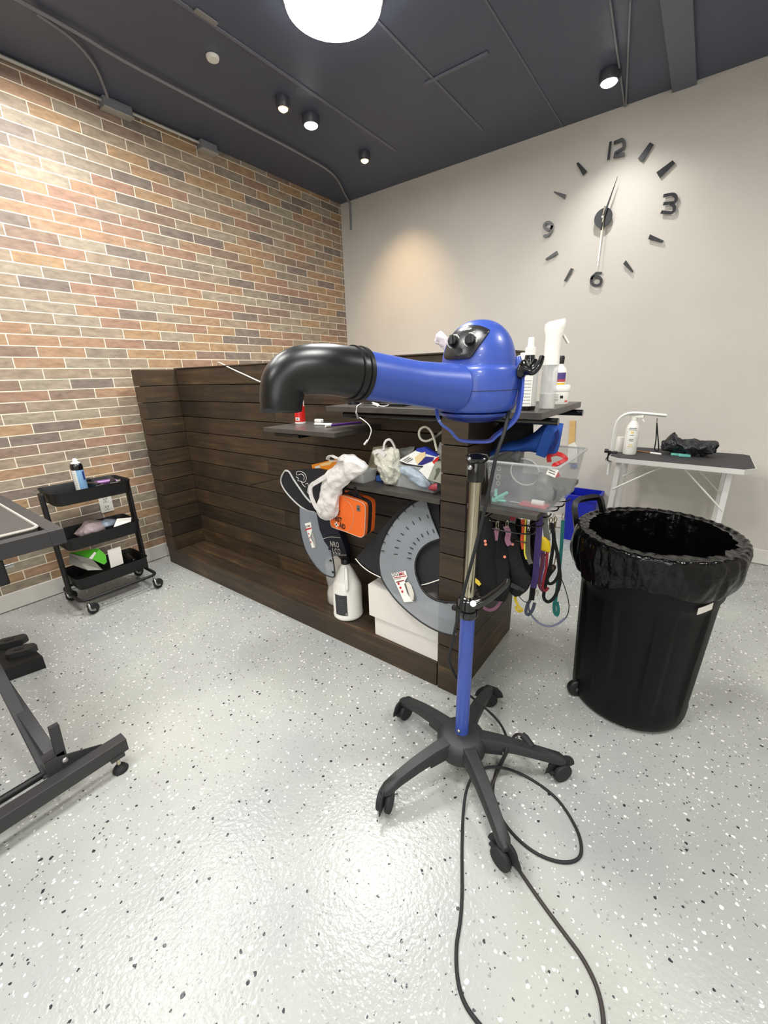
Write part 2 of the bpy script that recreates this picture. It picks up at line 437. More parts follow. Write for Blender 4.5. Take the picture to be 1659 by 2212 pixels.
# ================================================================== ROOM SHELL
XR, YF = 5.0, -6.6
bm = nb(); box(bm, (0, YF, -.1), (XR, 0, 0)); struct('floor', bm, M_FLOOR)
bm = nb(); box(bm, (0, YF, H), (XR, 0, H + .1)); struct('ceiling', bm, M_CEIL)
bm = nb(); box(bm, (-.1, YF - .1, -.1), (0, .1, H + .1)); struct('wall_left', bm, M_BRICK)
bm = nb(); box(bm, (0, 0, -.1), (XR + .1, .1, H + .1)); struct('wall_back', bm, M_WALL)
bm = nb(); box(bm, (XR, YF - .1, -.1), (XR + .1, 0, H + .1)); struct('wall_right', bm, M_WALL)
bm = nb(); box(bm, (0, YF - .1, -.1), (XR, YF, H + .1)); struct('wall_front', bm, M_WALL)
bm = nb(); box(bm, (0, YF, .004), (.014, 0, .1), .003); struct('baseboard_left', bm, M_BASE)
bm = nb(); box(bm, (.014, -.014, .004), (XR, 0, .1), .003); struct('baseboard_back', bm, M_BASE)
# ceiling strips, seams and duct edge painted over
SEAM = mat('painted_seam', (98, 102, 114), .5)
k = 1
def seam(lo, hi):
    global k
    bm = nb(); box(bm, lo, hi, .002); struct('trim_%d' % k, bm, SEAM); k += 1
seam((.915, -3.4, H - .004), (.935, -.45, H)); seam((1.49, -3.2, H - .004), (1.505, -.3, H))
seam((1.45, -.93, H - .008), (1.8, -.912, H)); seam((2.49, -2.8, H - .02), (2.60, -.001, H)); seam((1.905, -3, H - .003), (1.915, 0, H))

# ================================================================== CEILING ITEMS
def pipe_thing(name, pts, r, m, label, cat, smooth=4, group=None):
    bm = nb(); tube(bm, pts, r, 8, smooth); return tag(obj(name, bm, m), label, cat, group)
GALV = mat('galvanised_conduit', (190, 188, 180), .35, metal=.4)
GALVD = mat('painted_conduit', (124, 125, 130), .4)
zc = H - .018
pipe_thing('conduit', [(.03, -2.72, zc), (.03, -2.3, zc), (.032, -1.95, zc)], .009, GALV, 'bare metal conduit along top of the brick wall, left of first junction box', 'conduit')
pipe_thing('conduit', [(.032, -1.80, zc), (.03, -1.6, zc), (.032, -1.385, zc)], .009, GALV, 'bare metal conduit along top of brick wall between the two junction boxes', 'conduit')
for y0, y1, lb in ((-1.95, -1.80, 'grey metal junction box at top of brick wall, nearer the camera'), (-1.385, -1.27, 'small grey junction box at top of brick wall, nearer the corner')):
    t = thing('junction_box', (.04, (y0 + y1) / 2, H - .06), lb, 'junction box', 'junction boxes above the brick wall')
    bm = nb(); box(bm, (.001, y0, H - .05), (.06, y1, H - .001), .004); obj('box_body', bm, GALVD, t)
    bm = nb(); box(bm, (.003, y0 - .002, H - .054), (.064, y1 + .002, H - .048), .001); obj('cover_plate', bm, GALV, t)
pipe_thing('conduit', [(.47, -2.5, zc), (.455, -2.2, zc), (.43, -1.95, zc), (.424, -1.3, zc), (.42, -.85, zc), (.38, -.5, zc), (.2, -.16, zc), (.14, -.05, zc), (.12, -.012, H - .05), (.12, -.012, H - .22)], .008, GALVD,
           'grey painted conduit running across dark ceiling to the wall corner', 'conduit', 6)
pipe_thing('cable', [(.445, -2.34, zc), (.40, -2.2, zc), (.30, -2.08, zc), (.17, -1.99, zc), (.10, -1.945, H - .03)], .007, GALVD,
           'grey cable curving from the ceiling conduit to the junction box', 'cable')
for i, (a, b) in enumerate((((2.322, -.883), (2.256, -.0)), ((2.389, -.828), (2.262, -.0)))):
    pipe_thing('ceiling_cable', [(a[0], a[1], H - .008), (b[0], b[1] - .01, H - .008)], .005, GALVD,
               ['thin grey cable on dark ceiling near the white spotlight, left of its pair', 'thin grey cable on dark ceiling near the white spotlight, right of its pair'][i], 'cable', 0)
bm = nb(); lathe(bm, [(.001, 0), (.026, .002), (.03, .01), (.03, .016)], (.755, -1.733, H - .017), 24)
tag(obj('smoke_detector', bm, WHITEM), 'small white round detector cap on the dark ceiling', 'detector')
bm = nb(); box(bm, (.93, -1.93, H - .006), (.955, -1.83, H - .0005), .001)
tag(obj('ceiling_patch', bm, mat('pale_tape', (128, 126, 124), .6)), 'small pale strip stuck to ceiling near the round detector', 'patch')
# big round lamp
t = thing('ceiling_lamp', (1.47, -1.66, H), 'large round glowing white ceiling lamp at top of photo', 'ceiling lamp')
bm = nb(); lathe(bm, [(.198, 0), (.205, -.02), (.2, -.045), (.185, -.06), (.18, -.06), (.18, -.05), (.001, -.05)], (1.47, -1.66, H - .001), 48); obj('housing', bm, WHITE, t)
bm = nb(); lathe(bm, [(.192, -.045), (.19, -.07), (.16, -.085), (.08, -.093), (.001, -.095)], (1.47, -1.66, H), 48); obj('diffuser', bm, GLOW, t)
pc = P(708, 66, z=H - .13)
bm = nb(); tube(bm, [(pc.x, pc.y, H), (pc.x, pc.y, pc.z + .02), (pc.x + .004, pc.y, pc.z), (pc.x, pc.y, pc.z - .02)], .004, 6); tag(obj('pull_chain', bm, WHITE), 'short white pull chain hanging beside the big round lamp', 'pull chain')
# small spot lamps
SPL = [((.763, -1.313), 1, 'small warm ceiling spotlight, leftmost of the row'), ((.763, -1.1), 0, 'bright white ceiling spotlight between the two warm ones'),
       ((.74, -.565), 1, 'small warm ceiling spotlight nearest the wall corner'), ((2.24, -.381), 0, 'bright white ceiling spotlight above the wall clock')]
for (x, y), warm, lb in SPL:
    R_ = .028 if warm else .040
    t = thing('spotlight', (x, y, H), lb, 'spotlight', 'ceiling spotlights')
    bm = nb(); lathe(bm, [(R_ + .012, 0), (R_ + .012, -.03), (R_ + .006, -.045), (R_, -.045), (R_, -.035), (.001, -.035)], (x, y, H - .001), 24); obj('lamp_can', bm, mat('lamp_can_grey', (60, 62, 70), .4), t)
    bm = nb(); lathe(bm, [(R_, -.036), (R_ * .9, -.05), (R_ * .5, -.058), (.001, -.06)], (x, y, H), 24); obj('bulb', bm, GLOWW if warm else GLOW, t)
spot('spot_light', (.74, -.565, H - .07), (.72, -.0, 1.6), 34, 78, (1, .70, .40), 1.0)
spot('spot_light', (.763, -1.313, H - .07), (.5, -1.1, .2), 10, 70, (1, .75, .45))
spot('spot_light', (.763, -1.1, H - .07), (.8, -1.2, 0), 14, 110, CW)
spot('spot_light', (2.24, -.381, H - .07), (2.5, -.02, 1.0), 26, 110, CW, .9)

# ================================================================== WALL CLOCK
t = thing('wall_clock', (2.214, -.012, 2.11), 'large frameless black wall clock with separate numerals stuck on the grey wall', 'clock')
CB = mat('clock_black', (16, 17, 21), .38)
def cp(px, py, off=.016): return P(px, py, y=-off)
marks = [[(1404, 307), (1412, 312), (1388, 349), (1378, 342)], [(1453, 346), (1458, 352), (1425, 384), (1418, 372)],
         [(1404, 506), (1434, 520), (1431, 524), (1400, 516)], [(1352, 562), (1368, 585), (1366, 589), (1346, 570)],
         [(1239, 581), (1222, 607), (1218, 607), (1233, 579)], [(1203, 541), (1205, 549), (1179, 562), (1178, 559)],
         [(1197, 413), (1222, 420), (1219, 430), (1196, 415)], [(1249, 350), (1268, 370), (1259, 379), (1245, 353)]]
for q in marks:
    bm = nb(); prism(bm, [cp(*a) for a in q], (0, .006, 0)); obj('hour_marker', bm, CB, t, smooth=False)
def stroke(paths, w, name='numeral'):
    bm = nb()
    for pp in paths: strap(bm, [cp(*a) for a in pp], w, .006, (0, -1, 0), smooth=0)
    obj(name, bm, CB, t, smooth=False)
def arcp(cx, cy, rx, ry, a0, a1, n=10):
    return [(cx + rx * math.cos(math.radians(a0 + (a1 - a0) * i / n)), cy - ry * math.sin(math.radians(a0 + (a1 - a0) * i / n))) for i in range(n + 1)]
stroke([[(1319, 306), (1314, 345)]], .013)
stroke([[(1326, 309)] + arcp(1341, 312, 7.5, 11, 75, -80, 8) + [(1329, 331), (1326, 338), (1349, 333)]], .017)
stroke([[(1433, 423)] + arcp(1452, 429, 9, 9.5, 95, -95, 8) + [(1433, 440)], [(1450, 439)] + arcp(1448, 450, 9, 10, 80, -80, 8) + [(1428, 458)]], .016)
stroke([arcp(1288, 607, 11, 10, 0, 360, 18) , [(1300, 590), (1288, 590), (1279, 598), (1277, 608)]], .016)
stroke([arcp(1184, 488, 8.5, 8, 0, 360, 18), [(1192.5, 487), (1191, 500), (1184, 508), (1174, 510)]], .016)
hb = P(1303, 470, y=-.03)
bm = nb(); lathe(bm, [(.001, 0), (.052, 0), (.052, .008), (.001, .008)], (hb.x, -.024, hb.z), 40, (0, -1, 0)); obj('hub', bm, CB, t)
bm = nb(); cyl(bm, (hb.x, -.0, hb.z), (hb.x, -.026, hb.z), .02); obj('movement', bm, BLK, t)
for tip, tail, w, lb in (((1334, 381), (1298, 497), .012, None), ((1291, 575), (1307, 445), .012, None)):
    A = P(*tip, y=-.045); B = P(*tail, y=-.045); c = P(1303, 470, y=-.045); dd = (A - c).normalized(); s = dd.cross(V((0, 1, 0)))
    bm = nb(); prism(bm, [A - s * .001, A + s * .001, c + s * w * .55, B + s * w * .5, B - s * w * .5, c - s * w * .55], (0, .004, 0)); obj('clock_hand', bm, CHROME if tip[1] > 500 else CB, t, smooth=False)
bm = nb(); cyl(bm, (hb.x, -.03, hb.z), (hb.x, -.052, hb.z), .006); obj('hand_pin', bm, STEEL, t)

# ================================================================== WOODEN COUNTER
BX0, BX1, BYF, BYB, BYR = .126, 2.345, -2.12, -1.909, -1.575
ZB, ZT, PH = .113, 1.266, .0961
t = thing('reception_counter', (1.2, -1.85, 0), 'dark stained plank counter built like an open box against the brick wall', 'counter')
bm = nb(); box(bm, (BX0, BYF, 0), (BX1 - .1, BYF + .018, ZB), .002); obj('fascia_board', bm, WX, t)
bm = nb(); box(bm, (BX0 + .01, BYF + .0185, .0), (BX1 - .02, BYR, ZB - .02)); box(bm, (BX0, BYF + .0185, ZB - .018), (BX1 - .1, BYF + .1, ZB), .001)
box(bm, (BX0, BYF + .103, ZB - .018), (BX1 - .1, BYB + .01, ZB), .002); obj('platform', bm, WX, t)
bm = nb()
for i in range(12):
    z0 = ZB + i * PH
    cuts = [BX0 + .1, BX1]
    if i % 3 == 0: cuts = [BX0 + .1, 1.05 + .1 * (i % 2), BX1]
    for a, b in zip(cuts, cuts[1:]):
        box(bm, (a + .001, BYB, z0 + .002), (b - .001, BYB + .02, z0 + PH - .002), .0015)
obj('back_panel', bm, WX, t)
bm = nb(); box(bm, (BX0 + .015, BYB + .021, ZB - .02), (BX1 - .02, BYR - .001, ZT - .002)); obj('core', bm, mat('core_black', (18, 14, 11), .8), t)
bm = nb(); box(bm, (BX0 + .1, BYB - .006, ZT - .001), (BX1 + .004, BYR + .004, ZT + .006), .002); obj('top_board', bm, WX, t)
bm = nb()
for i in range(12):
    z0 = ZB + i * PH
    box(bm, (BX0 + .092, BYF, z0 + .002), (BX0 + .11, BYB - .001, z0 + PH - .002), .0015)
    box(bm, (BX0, BYF, z0 + .002), (BX0 + .018, BYR, z0 + PH - .002), .0015)
box(bm, (BX0 + .02, BYF + .019, ZB), (BX0 + .09, BYB, ZT - .003))
obj('side_panel', bm, WY, t)
bm = nb()
for i in range(12):
    z0 = ZB + i * PH; box(bm, (BX0, BYF - .004, z0 + .002), (BX0 + .108, BYF + .016, z0 + PH - .002), .0015)
obj('end_cap', bm, WX, t)
bm = nb()
for i in range(12):
    z0 = ZB + i * PH
    y0 = BYF if i < 10 else BYB
    box(bm, (BX1 - .017, y0, z0 + .002), (BX1, BYR, z0 + PH - .002), .0015)
    if i < 10: box(bm, (BX1 - .092, BYF + .016, z0 + .002), (BX1 - .075, BYB - .001, z0 + PH - .002), .0015)
box(bm, (BX1 - .018, BYF, 0), (BX1, BYR, ZB), .002)
box(bm, (BX1 - .074, BYF + .017, ZB), (BX1 - .018, BYB, ZB + 10 * PH - .003))
obj('side_panel', bm, WY, t)
bm = nb()
for i in range(10):
    z0 = ZB + i * PH; box(bm, (BX1 - .094, BYF - .006, z0 + .002), (BX1 - .0, BYF + .016, z0 + PH - .002), .0015)
box(bm, (BX1 - .094, BYF - .002, 0), (BX1, BYF + .018, ZB), .0015)
obj('end_cap', bm, WX, t)

# shelves -----------------------------------------------------------
def shelf(loc, label, slabs, rods):
    t = thing('shelf', loc, label, 'shelf', 'laminate shelves on the counter')
    bm = nb()
    for lo, hi in slabs: box(bm, lo, hi, .0015)
    obj('board', bm, LAM, t)
    for a, b in rods:
        bm = nb(); tube(bm, [a, b], .011, 10); r = obj('bracket_rod', bm, BLKG, t)
    return t
zt = 1.09
shelf((2.1, -2.0, zt), 'upper charcoal shelf on the counter end, holding bottles and cables', [((1.74, -2.13, zt - .02), (2.35, BYB - .001, zt)), ((2.3505, -2.13, zt - .02), (2.565, -1.67, zt))],
      [((1.79, -2.08, zt - .034), (2.25, -2.08, zt - .034)), ((2.352, -2.03, zt - .034), (2.585, -2.03, zt - .034)), ((2.352, -1.72, zt - .034), (2.585, -1.72, zt - .034))])
zs = 1.0
shelf((1.63, -2.05, zs), 'small charcoal shelf with red can, left of the blue dryer pole', [((1.43, -2.2, zs - .018), (1.842, BYB - .001, zs))], [((1.45, -2.15, zs - .031), (1.60, -2.15, zs - .031)), ((1.6, -2.15, zs - .031), (1.6, -1.911, zs - .031))])
zm = .79
shelf((2.05, -2.0, zm), 'middle charcoal shelf left of the counter post, loaded with boxes and bags', [((1.83, -2.13, zm - .018), (2.25, BYB - .001, zm))], [((1.9, -2.05, zm - .03), (2.24, -2.05, zm - .03))])
shelf((2.46, -1.86, zm), 'middle charcoal shelf right of the counter post, under the clear tub', [((2.3455, -2.12, zm - .018), (2.575, -1.6, zm))], [((2.347, -1.65, zm - .03), (2.57, -1.65, zm - .03))])

# ================================================================== BLUE STAND DRYER
PXX, PYY = 2.487, -2.39
t = thing('stand_dryer', (PXX, PYY, 0), 'blue grooming dryer on a rolling five-legged stand in the foreground', 'dryer')
bm = nb(); lathe(bm, [(.001, .075), (.068, .075), (.074, .082), (.075, .118), (.07, .132), (.055, .142), (.03, .146), (.001, .146)], (PXX, PYY, 0), 40); obj('hub', bm, LEG, t)
casters = [(2.372, -2.638), (2.703, -2.577), (2.752, -2.246), (2.454, -2.088), (2.225, -2.326)]
swv = [(.3, -.95), (.95, -.3), (.6, .8), (.9, .5), (.2, .98)]
for (cx, cy), sw in zip(casters, swv):
    d = V((cx - PXX, cy - PYY, 0)); L = d.length; d.normalize(); s = V((-d.y, d.x, 0)); rs = []
    for u, zz, hw, hh in ((.05, .118, .026, .022), (.075, .117, .024, .021), (.11, .116, .021, .018), (.17, .106, .020, .016), (.23, .090, .018, .014), (L - .005, .074, .017, .013), (L + .012, .068, .010, .008)):
        c = V((PXX, PYY, zz)) + d * u
        rs.append([c + s * hw * a + V((0, 0, 1)) * hh * b for a, b in ((1, -.8), (1, .45), (.72, 1), (-.72, 1), (-1, .45), (-1, -.8))])
    bm = nb(); rings(bm, rs); leg = obj('leg', bm, LEG, t, ang=50)
    bm = nb(); rs = []
    for u, zz in ((.065, .098), (.125, .097)):
        c = V((PXX, PYY, zz - .008)) + d * u; rs.append([c + s * .016 * a + V((0, 0, 1)) * .008 * b for a, b in ((1, -1), (1, 1), (-1, 1), (-1, -1))])
    rings(bm, rs); obj('rib', bm, LEG, leg)
    sv = V((sw[0], sw[1], 0)).normalized(); ax = V((-sv.y, sv.x, 0)); wc = V((cx, cy, .0305))
    cs = obj('caster', lathe(nb(), [(.001, -.007), (.0285, -.007), (.030, -.004), (.030, .004), (.0285, .007), (.001, .007)], wc + ax * .013, 24, ax), BLKR, t)
    bm = nb(); lathe(bm, [(.001, -.007), (.0285, -.007), (.030, -.004), (.030, .004), (.0285, .007), (.001, .007)], wc - ax * .013, 24, ax); obj('wheel', bm, BLKR, cs)
    bm = nb(); tube(bm, [V((cx, cy, .066)), V((cx, cy, .045))], .007); box(bm, (cx - .009, cy - .009, .026), (cx + .009, cy + .009, .05), .003)
    hood = [wc + ax * a + (sv * math.cos(q) + V((0, 0, 1)) * math.sin(q)) * .0325 for a in (0,) for q in [PI * j / 10 for j in range(11)]]
    strap(bm, hood, .040, .003, (ax.x, ax.y, 0), 0)
    obj('fork', bm, BLKR, cs)
    bm = nb(); obox(bm, wc - sv * .033 + V((0, 0, .004)), ax * .011, sv * .006, V((0, 0, .003)), .001); obj('brake_lever', bm, BLKR, cs)
bm = nb(); cyl(bm, (PXX, PYY, .14), (PXX + .003, PYY, .565), .0205, seg=32); obj('lower_pole', bm, BLUEP, t)
bm = nb(); cyl(bm, (PXX + .003, PYY, .56), (PXX + .008, PYY, .96), .0145, seg=32); cp_ = obj('upper_pole', bm, CHROME, t)
bl = P(988, 1562, z=.17); bl = V((PXX, PYY, .165)) + (V((CAM.x - .4, CAM.y, .165)) - V((PXX, PYY, .165))).normalized() * .021
bm = nb(); lathe(bm, [(.001, 0), (.005, 0), (.006, .003), (.004, .006), (.001, .007)], bl, 16, (CAM.x - .4 - PXX, CAM.y - PYY, 0)); obj('bolt', bm, STEEL, t)
# clamp at mid pole
bm = nb(); lathe(bm, [(.001, -.028), (.025, -.028), (.028, -.024), (.028, -.006), (.0235, -.004), (.0235, .004), (.027, .006), (.027, .028), (.02, .034), (.001, .034)], (PXX + .003, PYY, .585), 32)
hdl = obj('height_clamp', bm, BLKG, t)
a = P(1025, 1306, d=1.085); b = P(1052, 1294, d=1.07); c = P(1092, 1262, d=1.04); e = P(1096, 1248, d=1.035)
bm = nb(); tube(bm, [a, b, c, e], lambda q: .013 - .006 * q, 10, 4); obj('clamp_lever', bm, BLKG, hdl)
a = P(1022, 1304, d=1.055); bm = nb(); lathe(bm, [(.001, 0), (.008, 0), (.008, .004), (.001, .005)], a, 20, (CAM - a)); obj('lever_cap', bm, ALU, hdl)
a = P(983, 1313, d=1.08); b = P(995, 1318, d=1.09)
bm = nb(); tube(bm, [b, (a + b) / 2, a], .005, 8); lathe(bm, [(.001, -.006), (.008, -.005), (.008, .005), (.001, .006)], a, 12, (a - b)); obj('wing_screw', bm, BLK, hdl)
# top collar
TP = V((PXX + .009, PYY, 0))
bm = nb(); lathe(bm, [(.001, .945), (.022, .945), (.023, .95), (.023, .985), (.021, .992), (.028, .998), (.03, 1.004), (.024, 1.012), (.001, 1.015)], TP, 32); obj('yoke_collar', bm, BLKG, t)
a = P(1014, 991, d=.985); bm = nb(); lathe(bm, [(.001, 0), (.005, 0), (.004, .006), (.001, .007)], a, 12, CAM - a); obj('collar_screw', bm, STEEL, t)
a = P(1015, 1010, d=.985); bm = nb(); lathe(bm, [(.001, 0), (.0065, 0), (.006, .004), (.001, .006)], a, 12, CAM - a); obj('bolt', bm, STEEL, t)
# body: drum + dome
BC = V((PXX - .002, PYY, 0))
lat = RX.copy(); lat.z = 0; lat.normalize(); tow = V((-FX.x, -FX.y, 0)).normalized()
bm = nb(); lathe(bm, [(.001, 1.112), (.070, 1.112), (.086, 1.117), (.0925, 1.13), (.0945, 1.15), (.094, 1.185), (.092, 1.203), (.086, 1.213), (.075, 1.217), (.001, 1.217)], BC, 56)
body = obj('motor_housing', bm, BLUE, t)
bm = nb(); tube(bm, [BC + V((.0946 * math.cos(q), .0946 * math.sin(q), 1.162)) for q in [2 * PI * j / 48 for j in range(48)]], .0007, 6, closed=True); obj('seam_line', bm, NAVY, body)
bm = nb(); lathe(bm, [(.084, 1.112), (.08, 1.106), (.06, 1.097), (.03, 1.092), (.001, 1.091)], BC, 48); 
gr = obj('intake_grille', bm, BLUEP, t)
bm = nb()
for rr, zz in ((.075, 1.1035), (.067, 1.0995), (.059, 1.096), (.05, 1.0937), (.04, 1.0915)):
    tube(bm, [BC + V((rr * math.cos(q), rr * math.sin(q), zz)) for q in [2 * PI * j / 40 for j in range(40)]], .0016, 6, closed=True)
obj('grille_rings', bm, mat('dark_blue', (22, 36, 104), .4), gr)
DC = BC + lat * .003
prof = [(.083 * math.cos(q) ** .85 if math.cos(q) > .01 else .001, 1.212 + .098 * math.sin(q)) for q in [PI / 2 * j / 14 for j in range(15)]]
bm = nb(); lathe(bm, [(.086, 1.205)] + prof, DC, 56); dome = obj('dome', bm, BLUE, t)
# saddle rise at the right where the yoke pivots
kc = BC + lat * .088
bm = nb(); rs = []
for zz, hx, hy in ((1.13, .012, .034), (1.17, .014, .032), (1.205, .015, .03), (1.22, .013, .026), (1.232, .010, .018)):
    c = V((kc.x, kc.y, zz)); rs.append([c + lat * hx * math.cos(q) + tow * hy * math.sin(q) for q in [2 * PI * j / 20 for j in range(20)]])
rings(bm, rs); obj('pivot_boss', bm, BLUE, t)
# nozzle toward camera-left
N0 = P(985, 838, d=.90); N1 = P(900, 829, d=.845); N2 = P(765, 807, d=.745)
bm = nb(); tube(bm, [N0, N1, N1.lerp(N2, .35), N2], lambda q: .050 - .0068 * min(1, q * 2.6) + .0002 * q, 40); obj('nozzle', bm, BLUE, t)
nd = (N2 - N1).normalized()
bm = nb(); rs = []
a_, b_ = frame_of(nd)
E3 = P(608, 884, d=.715); E2 = P(610, 838, d=.712); E1 = P(672, 799, d=.708)
path = spline([N2 - nd * .012, N2 + nd * .01, P(705, 799, d=.716), P(650, 802, d=.705), P(618, 822, d=.703), P(609, 855, d=.707), E3], 6)
tube(bm, path, lambda q: .0465 - .0115 * q, 36)
el = obj('elbow', bm, mat('satin_black', (13, 13, 14), .34), t, label='glossy black 90 degree elbow nozzle')
bm = nb(); tube(bm, [N2 - nd * .014, N2 - nd * .006], .0485, 40); tube(bm, [N2 + nd * .006, N2 + nd * .009], .0478, 40); obj('elbow_ring', bm, BLK, el)
bm = nb(); tube(bm, [E3 + V((0, 0, .004)), E3 - V((0, 0, .003))], .0355, 36); obj('outlet_lip', bm, BLKR, el)
# control panel: patch lying on the dome surface
def on_dome(px, py, off=.0):
    # ray against ellipsoid (centre DC z 1.212, radii .083,.083,.098) slightly inflated
    R1 = V((.0845 + off, .0845 + off, .0985 + off)); r = ray(px, py); o_ = CAM - V((DC.x, DC.y, 1.212))
    A = sum((r[i] / R1[i]) ** 2 for i in range(3)); B = 2 * sum(r[i] * o_[i] / R1[i] ** 2 for i in range(3)); C_ = sum((o_[i] / R1[i]) ** 2 for i in range(3)) - 1
    D = B * B - 4 * A * C_
    tt = (-B - math.sqrt(max(D, 0))) / (2 * A)
    return CAM + r * tt
pan = [(960, 774), (963, 752), (970, 733), (982, 716), (998, 706), (1014, 702.5), (1036, 703), (1056, 711), (1058, 716), (1050, 728), (1038, 744), (1027, 760), (1019, 771), (1010, 775), (985, 777)]
cx_ = sum(a[0] for a in pan) / len(pan); cy_ = sum(a[1] for a in pan) / len(pan)
bm = nb(); prevv = None; ctr = bm.verts.new(on_dome(cx_, cy_, .004)); pp_ = spline([V((a[0], a[1], 0)) for a in pan], 3, True)
for f_ in (.35, .7, .93, 1.0, 1.0):
    off = .004 if (f_ < 1 and prevv is None) or f_ < .95 else (.003 if prevv and not getattr(bm, '_x', False) and f_ == 1.0 and False else .0025)
    vs = [bm.verts.new(on_dome(cx_ + (a.x - cx_) * f_, cy_ + (a.y - cy_) * f_, off if f_ < .99 else .002)) for a in pp_]
    if prevv is None:
        for i in range(len(vs)): bm.faces.new((ctr, vs[i], vs[(i + 1) % len(vs)]))
    else:
        for i in range(len(vs)):
            bm.faces.new((prevv[i], prevv[(i + 1) % len(vs)], vs[(i + 1) % len(vs)], vs[i]))
    prevv = vs
    if f_ == 1.0: break
vs2 = [bm.verts.new(on_dome(a.x, a.y, -.001)) for a in pp_]
for i in range(len(vs2)): bm.faces.new((prevv[i], prevv[(i + 1) % len(vs2)], vs2[(i + 1) % len(vs2)], vs2[i]))
pan_o = obj('control_panel', bm, mat('panel_black', (34, 34, 36), .3), t, label='glossy black control panel with two knobs')
def dome_n(p): 
    q = p - V((DC.x, DC.y, 1.212)); return V((q.x / .083 ** 2, q.y / .083 ** 2, q.z / .098 ** 2)).normalized()
for (px, py), rr in (((980, 738), .0108), ((1016, 735), .0108)):
    a = on_dome(px, py, .004); nn = (dome_n(a) + (CAM - a).normalized()).normalized()
    kn = obj('knob', lathe(nb(), [(.001, .0), (rr, 0), (rr, .008), (rr * .85, .012), (.001, .013)], a, 28, nn), BLK, pan_o)
    bm = nb(); u_, w_ = frame_of(nn); sd = (UX - nn * UX.dot(nn)).normalized(); obox(bm, a + nn * .014, sd * rr * .9, nn * .003, nn.cross(sd) * .003, .001); obj('knob_grip', bm, BLK, kn)
    bm = nb(); u_, w_ = frame_of(nn); tube(bm, [a + nn * .001 + (u_ * math.cos(q) + w_ * math.sin(q)) * (rr + .0028) for q in [2 * PI * j / 30 for j in range(24)]], .0009, 6); obj('dial_ring', bm, WHITE, kn)
a = on_dome(991, 760, .004); nn = (dome_n(a) + (CAM - a).normalized()).normalized()
obj('power_button', lathe(nb(), [(.001, 0), (.0088, 0), (.0085, .002), (.006, .0015), (.001, .001)], a, 24, nn), BLK, pan_o)
def dome_text(s, p0, p1, size, name='lettering'):
    a = on_dome(*p0, .0052); b = on_dome(*p1, .0052); nn = dome_n((a + b) / 2); text(name, s, a, b - a, nn.cross(b - a) * 1.0, size, WHITE, pan_o, .0006, bold=.01)
dome_text('XPOWER', (994, 716), (1021, 711), .0062); dome_text('HEAT', (983, 725), (993, 722.5), .0032); dome_text('AIRFLOW', (1012, 721), (1030, 717), .0032)
# yoke
yk = [P(942, 870, d=.94), P(944, 895, d=.935), P(952, 915, d=.935), P(972, 930, d=.94), P(988, 948, d=.95), P(1010, 953, d=.955), P(1035, 954, d=.955), P(1058, 952, d=.95), P(1072, 940, d=.94), P(1096, 922, d=.93), P(1112, 905, d=.92), P(1121, 880, d=.915), P(1126, 840, d=.915), P(1128, 790, d=.92)]
bm = nb(); strap(bm, yk, .018, .004, (tow.x, tow.y, 0), 5)
# turn the strap so that its width runs toward the viewer
bm.free(); bm = nb(); pts_ = spline(yk, 5); rs = []
for i, p_ in enumerate(pts_):
    d = (pts_[min(i + 1, len(pts_) - 1)] - pts_[max(i - 1, 0)]).normalized(); q_ = tow.cross(d).normalized()
    rs.append([p_ + tow * .011 + q_ * .0028, p_ + tow * .011 - q_ * .0028, p_ - tow * .011 - q_ * .0028, p_ - tow * .011 + q_ * .0028])
rings(bm, rs); obj('yoke', bm, BLUEP, t)
# tilt lock knob
a = P(1126, 798, d=.905); ax = (P(1140, 800, d=.895) - a).normalized()
kb = obj('tilt_knob', lathe(nb(), [(.001, 0), (.019, 0), (.021, .003), (.020, .006), (.011, .011), (.010, .018), (.001, .02)], a, 28, ax), BLKG, t)
bm = nb(); tube(bm, [P(1139, 800, d=.893), P(1150, 803, d=.885), P(1160, 795, d=.88), P(1167, 783, d=.878), P(1171, 770, d=.878)], lambda q: .0085 - .003 * q, 12, 4); obj('knob_arm', bm, BLKG, kb)
bm = nb(); tube(bm, [P(1141, 800, d=.893), P(1150, 790, d=.9), P(1156, 780, d=.91)], .006, 10, 3); obj('knob_arm', bm, BLKG, kb)

# power cord from the dryer down and over the floor -----------------
def fl(px, py, h=.0035): return P(px, py, z=h)
cord = [P(1100, 880, d=.93), P(1090, 930, d=.91), P(1072, 985, d=.905), P(1056, 1060, d=.93), P(1040, 1130, d=.96), P(1020, 1210, d=1.0), P(1004, 1270, d=1.05), P(990, 1330, d=1.10), P(974, 1400, d=1.17), P(971, 1430, d=1.2), P(985, 1462, d=1.25), P(1000, 1480, d=1.3),
        fl(1013, 1500, .06), fl(1030, 1515, .11), fl(1052, 1533, .10), fl(1078, 1560, .06), fl(1093, 1590, .11), fl(1094, 1620, .115), fl(1080, 1650, .05), fl(1070, 1672, .012), fl(1065, 1710), fl(1075, 1752), fl(1105, 1798), fl(1150, 1838),
        fl(1200, 1860), fl(1240, 1860), fl(1256, 1838), fl(1245, 1790), fl(1205, 1728), fl(1150, 1685), fl(1100, 1662, .02), fl(1060, 1657, .075), fl(1028, 1670, .108), fl(1010, 1700, .04), fl(1001, 1750, .006), fl(998, 1830), fl(998, 1930), fl(994, 1990), fl(986, 2045), fl(988, 2110), fl(1003, 2165), fl(1035, 2212), fl(1080, 2260)]
bm = nb(); tube(bm, cord, .0042, 8, 5); obj('power_cord', bm, BLKR, t, label='long black power cord looping over the floor')
